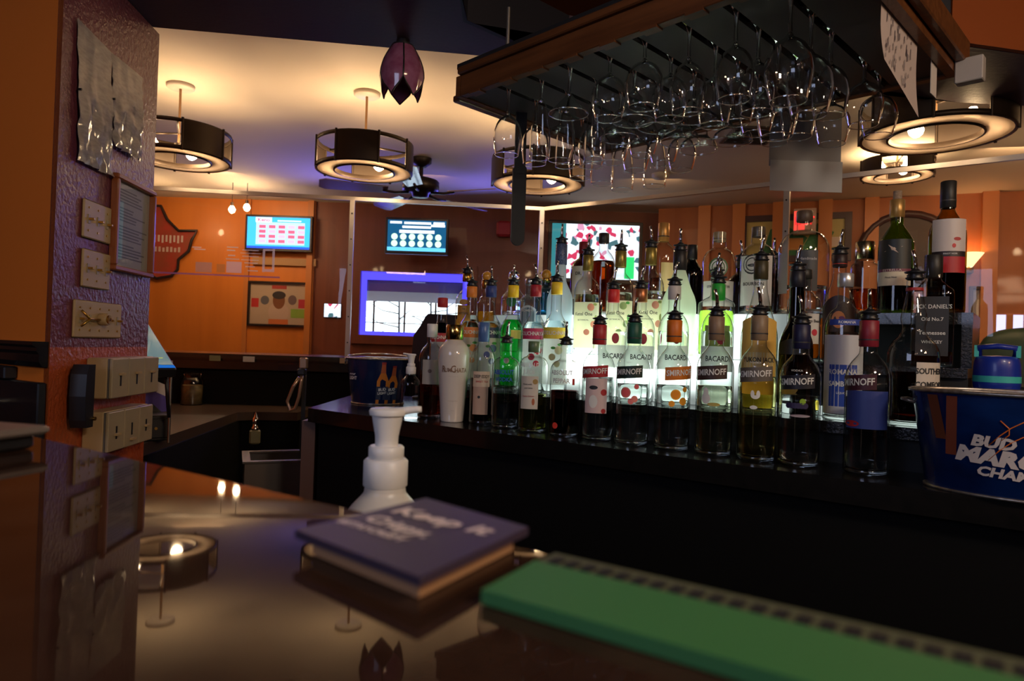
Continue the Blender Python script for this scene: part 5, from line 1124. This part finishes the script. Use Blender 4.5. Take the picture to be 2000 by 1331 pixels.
# right wall: picture, exit sign, sconce, arch
r, p, W, H = frame('framed_picture', 'framed green and yellow abstract picture on the far right wall', WR, 1447, 424, 1662, 510, mat('dark_frame', (.05, .02, .02), .4), .05, C(.45, .36, .12))
mb = MB(); mb.add([(W * .2, -.0065, H * .1), (W * .5, -.0065, H * .05), (W * .62, -.0065, H * .5), (W * .4, -.0065, H * .8), (W * .28, -.0065, H * .7)], [(0, 1, 2, 3, 4)], C(.02, .14, .04))
mb.add([(W * .55, -.0066, H * .2), (W * .75, -.0066, H * .15), (W * .85, -.0066, H * .6), (W * .7, -.0066, H * .8)], [(0, 1, 2, 3)], C(.03, .18, .05)); mb.rect(W * .74, W * .9, H * .3, H * .5, C(.6, .5, .42), -.0068); mb.rect(W * .44, W * .58, H * .25, H * .5, C(.55, .22, .04), -.0068); mb.build('painted_shapes', p)
a = WR.at(1549, 458, .14); b = WR.at(1595, 406, .14); r = thing('exit_sign', 'lit red exit sign box behind the very large clear bottle', 'sign', WR.pt(a[0], a[1], .14), WR.rz); W, H = b[0] - a[0], b[1] - a[1]
mb = MB(); mb.box((0, 0, 0), (W, .055, H), flat((.5, .36, .30)), bev=.004); o = mb.build('sign_box', r)
mb = MB(); mb.rect(W * .02, W * .5, H * .15, H * .9, emi('exit_red', (.85, .06, .04), .9), -.002); mb.build('lit_face', o)
mb = MB(); mb.ftext('EXIT', W * .48, H * .5, H * .42, emi('exit_red_letters', (.9, .02, .02), 1.2), -.004, .04, xs=.8); mb.build('lettering', o)
a = WR.at(1888, 512); r = thing('wall_sconce', 'glowing cone sconce on the far right orange wall', 'lamp', WR.pt(a[0], a[1] - .02), WR.rz)
mb = MB(); mb.lathe([(-.03, .02), (0, .04), (.07, .09)], mat('sconce_shade', (.7, .45, .25), .5, emit=(1, .55, .25), es=1.2), 20, T(0, -.10, 0)); mb.build('shade', r)
mb = MB(); mb.lathe([(0, .001), (.01, .02), (.035, .028), (.06, .015), (.065, .001)], emi('sconce_bulb', (1, .55, .22), 40), 12, T(0, -.10, .0)); mb.build('bulb', r)
mb = MB(); mb.box((-.03, -.08, -.07), (.03, -.001, .0), BRZ); mb.build('bracket', r)
ar = WR.at(1770, 470); r = thing('arched_mirror', 'dark arched wooden frame on the right wall behind the wine bottles', 'mirror', WR.pt(ar[0], ar[1] - .35), WR.rz)
mb = MB(); mb.tube([(-.32, -.03, 0), (-.32, -.03, .25)] + [(-.32 * math.cos(t), -.03, .25 + .30 * math.sin(t)) for t in [PI * k / 12 for k in range(1, 12)]] + [(.32, -.03, .25), (.32, -.03, 0)], .028, mat('dark_frame', (.05, .02, .02), .4), 8); mb.build('frame', r)
mb = MB(); mb.prism([(-.31, 0), (.31, 0), (.31, .25)] + [(.31 * math.cos(t), .25 + .29 * math.sin(t)) for t in [PI * k / 12 for k in range(1, 12)]] + [(-.31, .25)], -.02, -.004, mat('dark_mirror', (.05, .03, .025), .5), axis='y'); mb.build('panel', r)
r, p, W, H = frame('framed_picture', 'small framed black and white photo on the right wall beside the red-leaf bottle', WR, 1893, 560, 1932, 640, mat('dark_frame'  , (.05, .02, .02), .4), .02, C(.30, .28, .30))
mb = MB(); el_(mb, W * .5, H * .45, W * .15, H * .28, C(.7, .66, .62), -.0068); el_(mb, W * .5, H * .75, W * .1, H * .08, C(.5, .4, .35), -.0069); mb.build('printed_figure', p)
a = WR.at(1935, 690); b = WR.at(2040, 616); mb = MB(); mb.rect(a[0], b[0], a[1], b[1], emi('window_glow', (.62, .60, .95), .9), -.01); o = mb.build('window_2', loc=WR.P); o.rotation_euler = (0, 0, WR.rz); o['kind'] = 'structure'
mb = MB(); 
for k in (0, 1): x = a[0] + (b[0] - a[0]) * (.33 + .33 * k); mb.box((x - .02, -.03, a[1]), (x + .02, -.011, b[1]), wood_t)
mb.box((a[0] - .05, -.03, a[1] - .05), (b[0] + .05, -.011, a[1]), wood_t); mb.build('window_bars', o)
q = atY(1995, 690, 4.3); r = thing('booth_chair', 'dark green rounded chair back at the right edge beyond the blue bottle', 'chair', (q.x, q.y, 0), -.5)
mb = MB(); mb.lathe(catmull([(.45, .20), (.5, .24), (.9, .26), (q.z + .05, .22), (q.z + .14, .12), (q.z + .16, .001)], 4), C(.015, .04, .025), 24, sy=.4); mb.build('backrest', r)
mb = MB(); mb.box((-.22, -.25, .38), (.22, .2, .47), C(.015, .04, .025), bev=.03); mb.build('seat', r)
for k in range(4): mb = MB(); mb.cyl(.02, 0, .379, BRZ, 8, T(.18 * (1 if k % 2 else -1), -.03 + .18 * (1 if k > 1 else -1), 0)); mb.build('leg', r)

# ------------------------------------------------------------------ lower counter at the left with till, jars and sink
LZ = .80
l0 = atZ(270, 871, LZ); l1 = atZ(463, 806, LZ); l2 = atZ(605, 808, LZ)
mid1 = Q0 + dA * Plane(Q0, dA).at(463, 800)[0]
fA = Q0 + dA * Plane(Q0, dA).at(620, 800)[0] - nA * .002; fB = Q0 + dA * .3 - nA * .002
wt = mat('dark_brown_worktop', (.055, .036, .028), .3, coat=.2)
r = thing('lower_counter', 'low dark brown worktop at the left with till and jars on it', 'counter', (0, 0, 0))
mb = MB(); mb.prism([(l0.x - .25, l0.y - .0), (l0.x, l0.y), (l1.x, l1.y), (l1.x + .06, l1.y + .05), (fA.x, l1.y + .08), (fA.x, fA.y), (fB.x, fB.y), (l0.x - .9, l0.y + .4)], LZ - .04, LZ, wt); mb.build('worktop', r)
mb = MB(); mb.prism([(l0.x - .22, l0.y + .06), (l0.x, l0.y + .06), (l1.x, l1.y + .06), (fA.x, l1.y + .12), (fA.x, fA.y), (fB.x, fB.y), (l0.x - .86, l0.y + .4)], 0, LZ - .0405, black_w); mb.build('cabinet_body', r)
# sink
sp_ = atZ(478, 906, .70); s2 = atZ(606, 902, .70); sy = sp_.y
r = thing('steel_sink', 'small stainless steel sink basin beside the end of the back bar', 'sink', (sp_.x, sp_.y, .45), math.atan2(s2.y - sp_.y, s2.x - sp_.x))
Ws = (s2 - sp_).length; Hs = .25; dp = .24
SS = mat('dull_steel', (.20, .17, .15), .38, .85)
mb = MB()
mb.box((0, 0, -.15), (Ws, .012, Hs), SS); mb.box((0, dp, -.15), (Ws, dp + .012, Hs), SS); mb.box((0, .012, -.15), (.012, dp, Hs), SS); mb.box((Ws - .012, .012, -.15), (Ws, dp, Hs), SS); mb.box((.012, .012, .02), (Ws - .012, dp, .03), SS); mb.build('basin', r)
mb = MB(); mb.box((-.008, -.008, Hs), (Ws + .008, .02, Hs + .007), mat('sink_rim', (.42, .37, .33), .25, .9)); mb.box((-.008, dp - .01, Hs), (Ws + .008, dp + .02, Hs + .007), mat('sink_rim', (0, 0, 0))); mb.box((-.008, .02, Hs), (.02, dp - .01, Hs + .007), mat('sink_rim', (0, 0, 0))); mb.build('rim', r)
for k in range(4):
    mb = MB(); mb.box((0 if k % 2 else Ws - .03, 0 if k < 2 else dp - .02, -.4495), (.03 if k % 2 else Ws, .03 if k < 2 else dp + .01, -.151), SS); mb.build('leg', r)
q = atZ(490, 868, .7072); r = thing('soap_bottle', 'small pale square bottle with chrome top standing on the sink rim', 'bottle', (q.x + .012, q.y + .01, .7075), math.atan2(s2.y - sp_.y, s2.x - sp_.x))
mb = MB(); mb.box((-.022, -.016, 0), (.022, .016, .06), mat('soap_olive', (.22, .20, .10), .4), bev=.006); mb.build('bottle_body', r)
mb = MB(); mb.lathe([(.06, .016), (.068, .017), (.075, .011), (.09, .012), (.11, .012), (.114, .008), (.13, .003), (.135, .001)], CHROME, 16); mb.build('chrome_top', r)
# end panel between sink and bar
a = atZ(572, 802, .93); b_ = atY(600, 800, 2.30)
mb = MB(); q0 = bar(-.235, .33); q1 = bar(-.006, .035); mb.prism([(q1.x, q1.y), (q0.x, q0.y), (q0.x - .045, q0.y), (q1.x - .045, q1.y)], 0, .884, mat('brown_panel', (.10, .05, .035), .5)); tag(mb.build('end_panel'), 'brown upright board between the steel sink and the back bar', 'panel')
# soda gun with hose loop
q = atY(592, 705, 2.62)
r = thing('soda_gun', 'tan soda gun hanging with looped clear hose beside the navy bucket', 'soda gun', (q.x, q.y, q.z))
TAN = mat('tan_metal', (.45, .30, .20), .25, .7)
mb = MB(); mb.box((-.012, -.012, -.03), (.018, .012, .012), TAN, bev=.004); mb.box((-.018, -.014, -.055), (.012, .014, -.031), BLACK, bev=.004); mb.build('gun_head', r)
mb = MB(); k_ = 2.62 / 1333
hp = [(586, 738), (574, 757), (564, 785), (569, 803), (580, 799), (586, 775), (590, 745), (590, 733)]
mb.tube(catmull([((x - 592) * k_, 0, -(y - 705) * k_) for x, y in hp], 4) if False else [((x - 592) * k_, .003 * (i % 2), -(y - 705) * k_) for i, (x, y) in enumerate(hp)], .0065, TAN, 10); mb.build('hose', r)
mb = MB(); mb.box((-.010, .03, 1.0705 - q.z - .35), (.004, .04, .0), BLACKM); mb.build('holder', r)
# jars
for k, (px, pyb, pyt, lab) in enumerate(((374, 795, 728, 'olive-filled glass jar on the low worktop, beside the till'), (435, 790, 722, 'empty clear glass jar on the low worktop, farther from the till'))):
    q = atZ(px, pyb - 4, LZ); h = atY(px, pyt, q.y).z - LZ; R = .055
    r = thing('glass_jar', lab, 'jar', (q.x, q.y, LZ + .0004)); mb = MB(); mb.lathe(catmull([(0, R * .95), (.005, R), (h * .72, R), (h * .84, R * .8), (h * .86, R * .78), (h * .98, R * .8), (h, R * .84)], 3), G_STEM, 28); mb.disc(R * .95, 0, G_SOLID, up=False); mb.build('jar_body', r)
    if not k:
        mb = MB(); mb.lathe([(.004, .001), (.004, R * .93), (h * .60, R * .95), (h * .62, R * .8), (h * .62, .001)], mat('olive_filling', (.13, .09, .035), .5, noise=((60, 60, 60), .8, (.05, .03, .012))), 24); mb.build('filling', r)
    else:
        mb = MB(); mb.tube([(R * .9, 0, h * .2), (R * 1.5, 0, h * .25), (R * 1.6, 0, h * .6), (R * .9, 0, h * .72)], .005, G_SOLID, 8); mb.build('handle', r)
# till
q = atZ(300, 862, LZ); PTl = (q.x - .04, q.y + .02)
r = thing('cash_drawer', 'black cash drawer box on the low worktop behind the column', 'till', (q.x + .005, q.y, LZ + .0004), .62)
hD = .085
mb = MB(); mb.box((-.30, 0, 0), (.045, .34, hD), BLACK, bev=.004); mb.build('drawer_body', r)
mb = MB(); mb.box((-.295, -.006, .01), (.04, -.001, hD - .01), BLACK, bev=.002); o = mb.build('drawer_front', r)
mb = MB(); mb.cyl(.005, 0, .003, BRASS, 10, T(-.0, -.0065, hD * .5) @ RX(PI / 2)); mb.build('lock', o)
s0 = atY(345, 718, 2.20); s1 = atY(283, 619, 2.50); ey = (s1 - s0); ex = Vector((.75, .66, 0)).normalized(); ex = (ex - ey.normalized() * ex.dot(ey.normalized())).normalized()
en_ = ex.cross(ey.normalized())
r = thing('till_screen', 'tilted black touchscreen with teal glowing picture behind the column', 'screen', s0)
M4 = Matrix.Identity(4)
for i in range(3): M4[i][0] = ex[i]; M4[i][1] = ey.normalized()[i]; M4[i][2] = en_[i]
Lh = ey.length
mb = MB(); mb.box((-.25, -.005, -.035), (.0, Lh, -.002), BLACK, M4, bev=.004); mb.build('housing', r)
ts = mat('teal_screen', (.01, .03, .04), .15, emit=(.03, .22, .30), es=.32, coat=.3)
mb = MB(); mb.add([(-.245, .02, 0), (-.006, .02, 0), (-.006, Lh - .008, 0), (-.245, Lh - .008, 0)], [(0, 1, 2, 3)], ts, False, M4)
mb.add([(-.245, -.003, 0), (-.003, -.003, 0), (-.004, .018, 0), (-.245, .018, 0)], [(0, 1, 2, 3)], emi('screen_deep_blue', (.01, .09, .35), .8), False, M4)
rd = random.Random(2)
for k in range(9):
    x = -.03 - rd.random() * .22; y = .04 + rd.random() * (Lh - .1); mb.add([(x, y, .0006), (x + .018, y, .0006), (x + .018, y + .005, .0006), (x, y + .005, .0006)], [(0, 1, 2, 3)], emi('screen_text_%d' % (k % 3), ((.2, .5, .5), (.35, .35, .05), (.1, .3, .6))[k % 3], .8), False, M4)
mb.build('screen', r)
mb = MB(); pb = M4 @ Vector((-.02, .03, -.036)); mb.tube([pb, (pb.x, pb.y + .03, LZ + hD + .001 - s0.z)], .006, BLACK, 8); pb = M4 @ Vector((-.2, .06, -.036)); mb.tube([pb, (pb.x - .02, pb.y + .03, LZ + hD + .001 - s0.z)], .018, BLACK, 8); mb.build('stand', r)
mb = MB(); q = atY(333, 758, 2.26); mb.cyl(.0045, LZ + .0006 - q.z, .09, STEEL, 10); tag(mb.build('steel_post', loc=q), 'thin steel rod standing beside the cash drawer', 'rod')
q = atY(296, 790, 2.33); zt = LZ + hD + .001
r = thing('receipt_printer', 'receipt printer with painted violet screen glow and pink paper, on the cash drawer', 'printer', (q.x - .03, q.y + .06, zt), .62)
mb = MB(); mb.prism([(-.08, 0), (.05, 0), (.062, .012), (.04, .055), (-.02, .085), (-.08, .085)], -.0, .12, mat('violet_glow_plastic', (.07, .035, .30), .4), axis='y'); mb.build('printer_body', r)  # violet glow of a screen put into the body colour
mb = MB(); mb.prism([(-.03, .0), (.0, .03), (.03, .0)], -.004, -.0005, BLACK, axis='y'); mb.build('paper_slot', r)
mb = MB(); mb.prism([(.0, .06), (.044, .052), (.05, .09), (.018, .105), (.0, .095)], .02, .022, PAPER, axis='y'); mb.build('receipt', r)
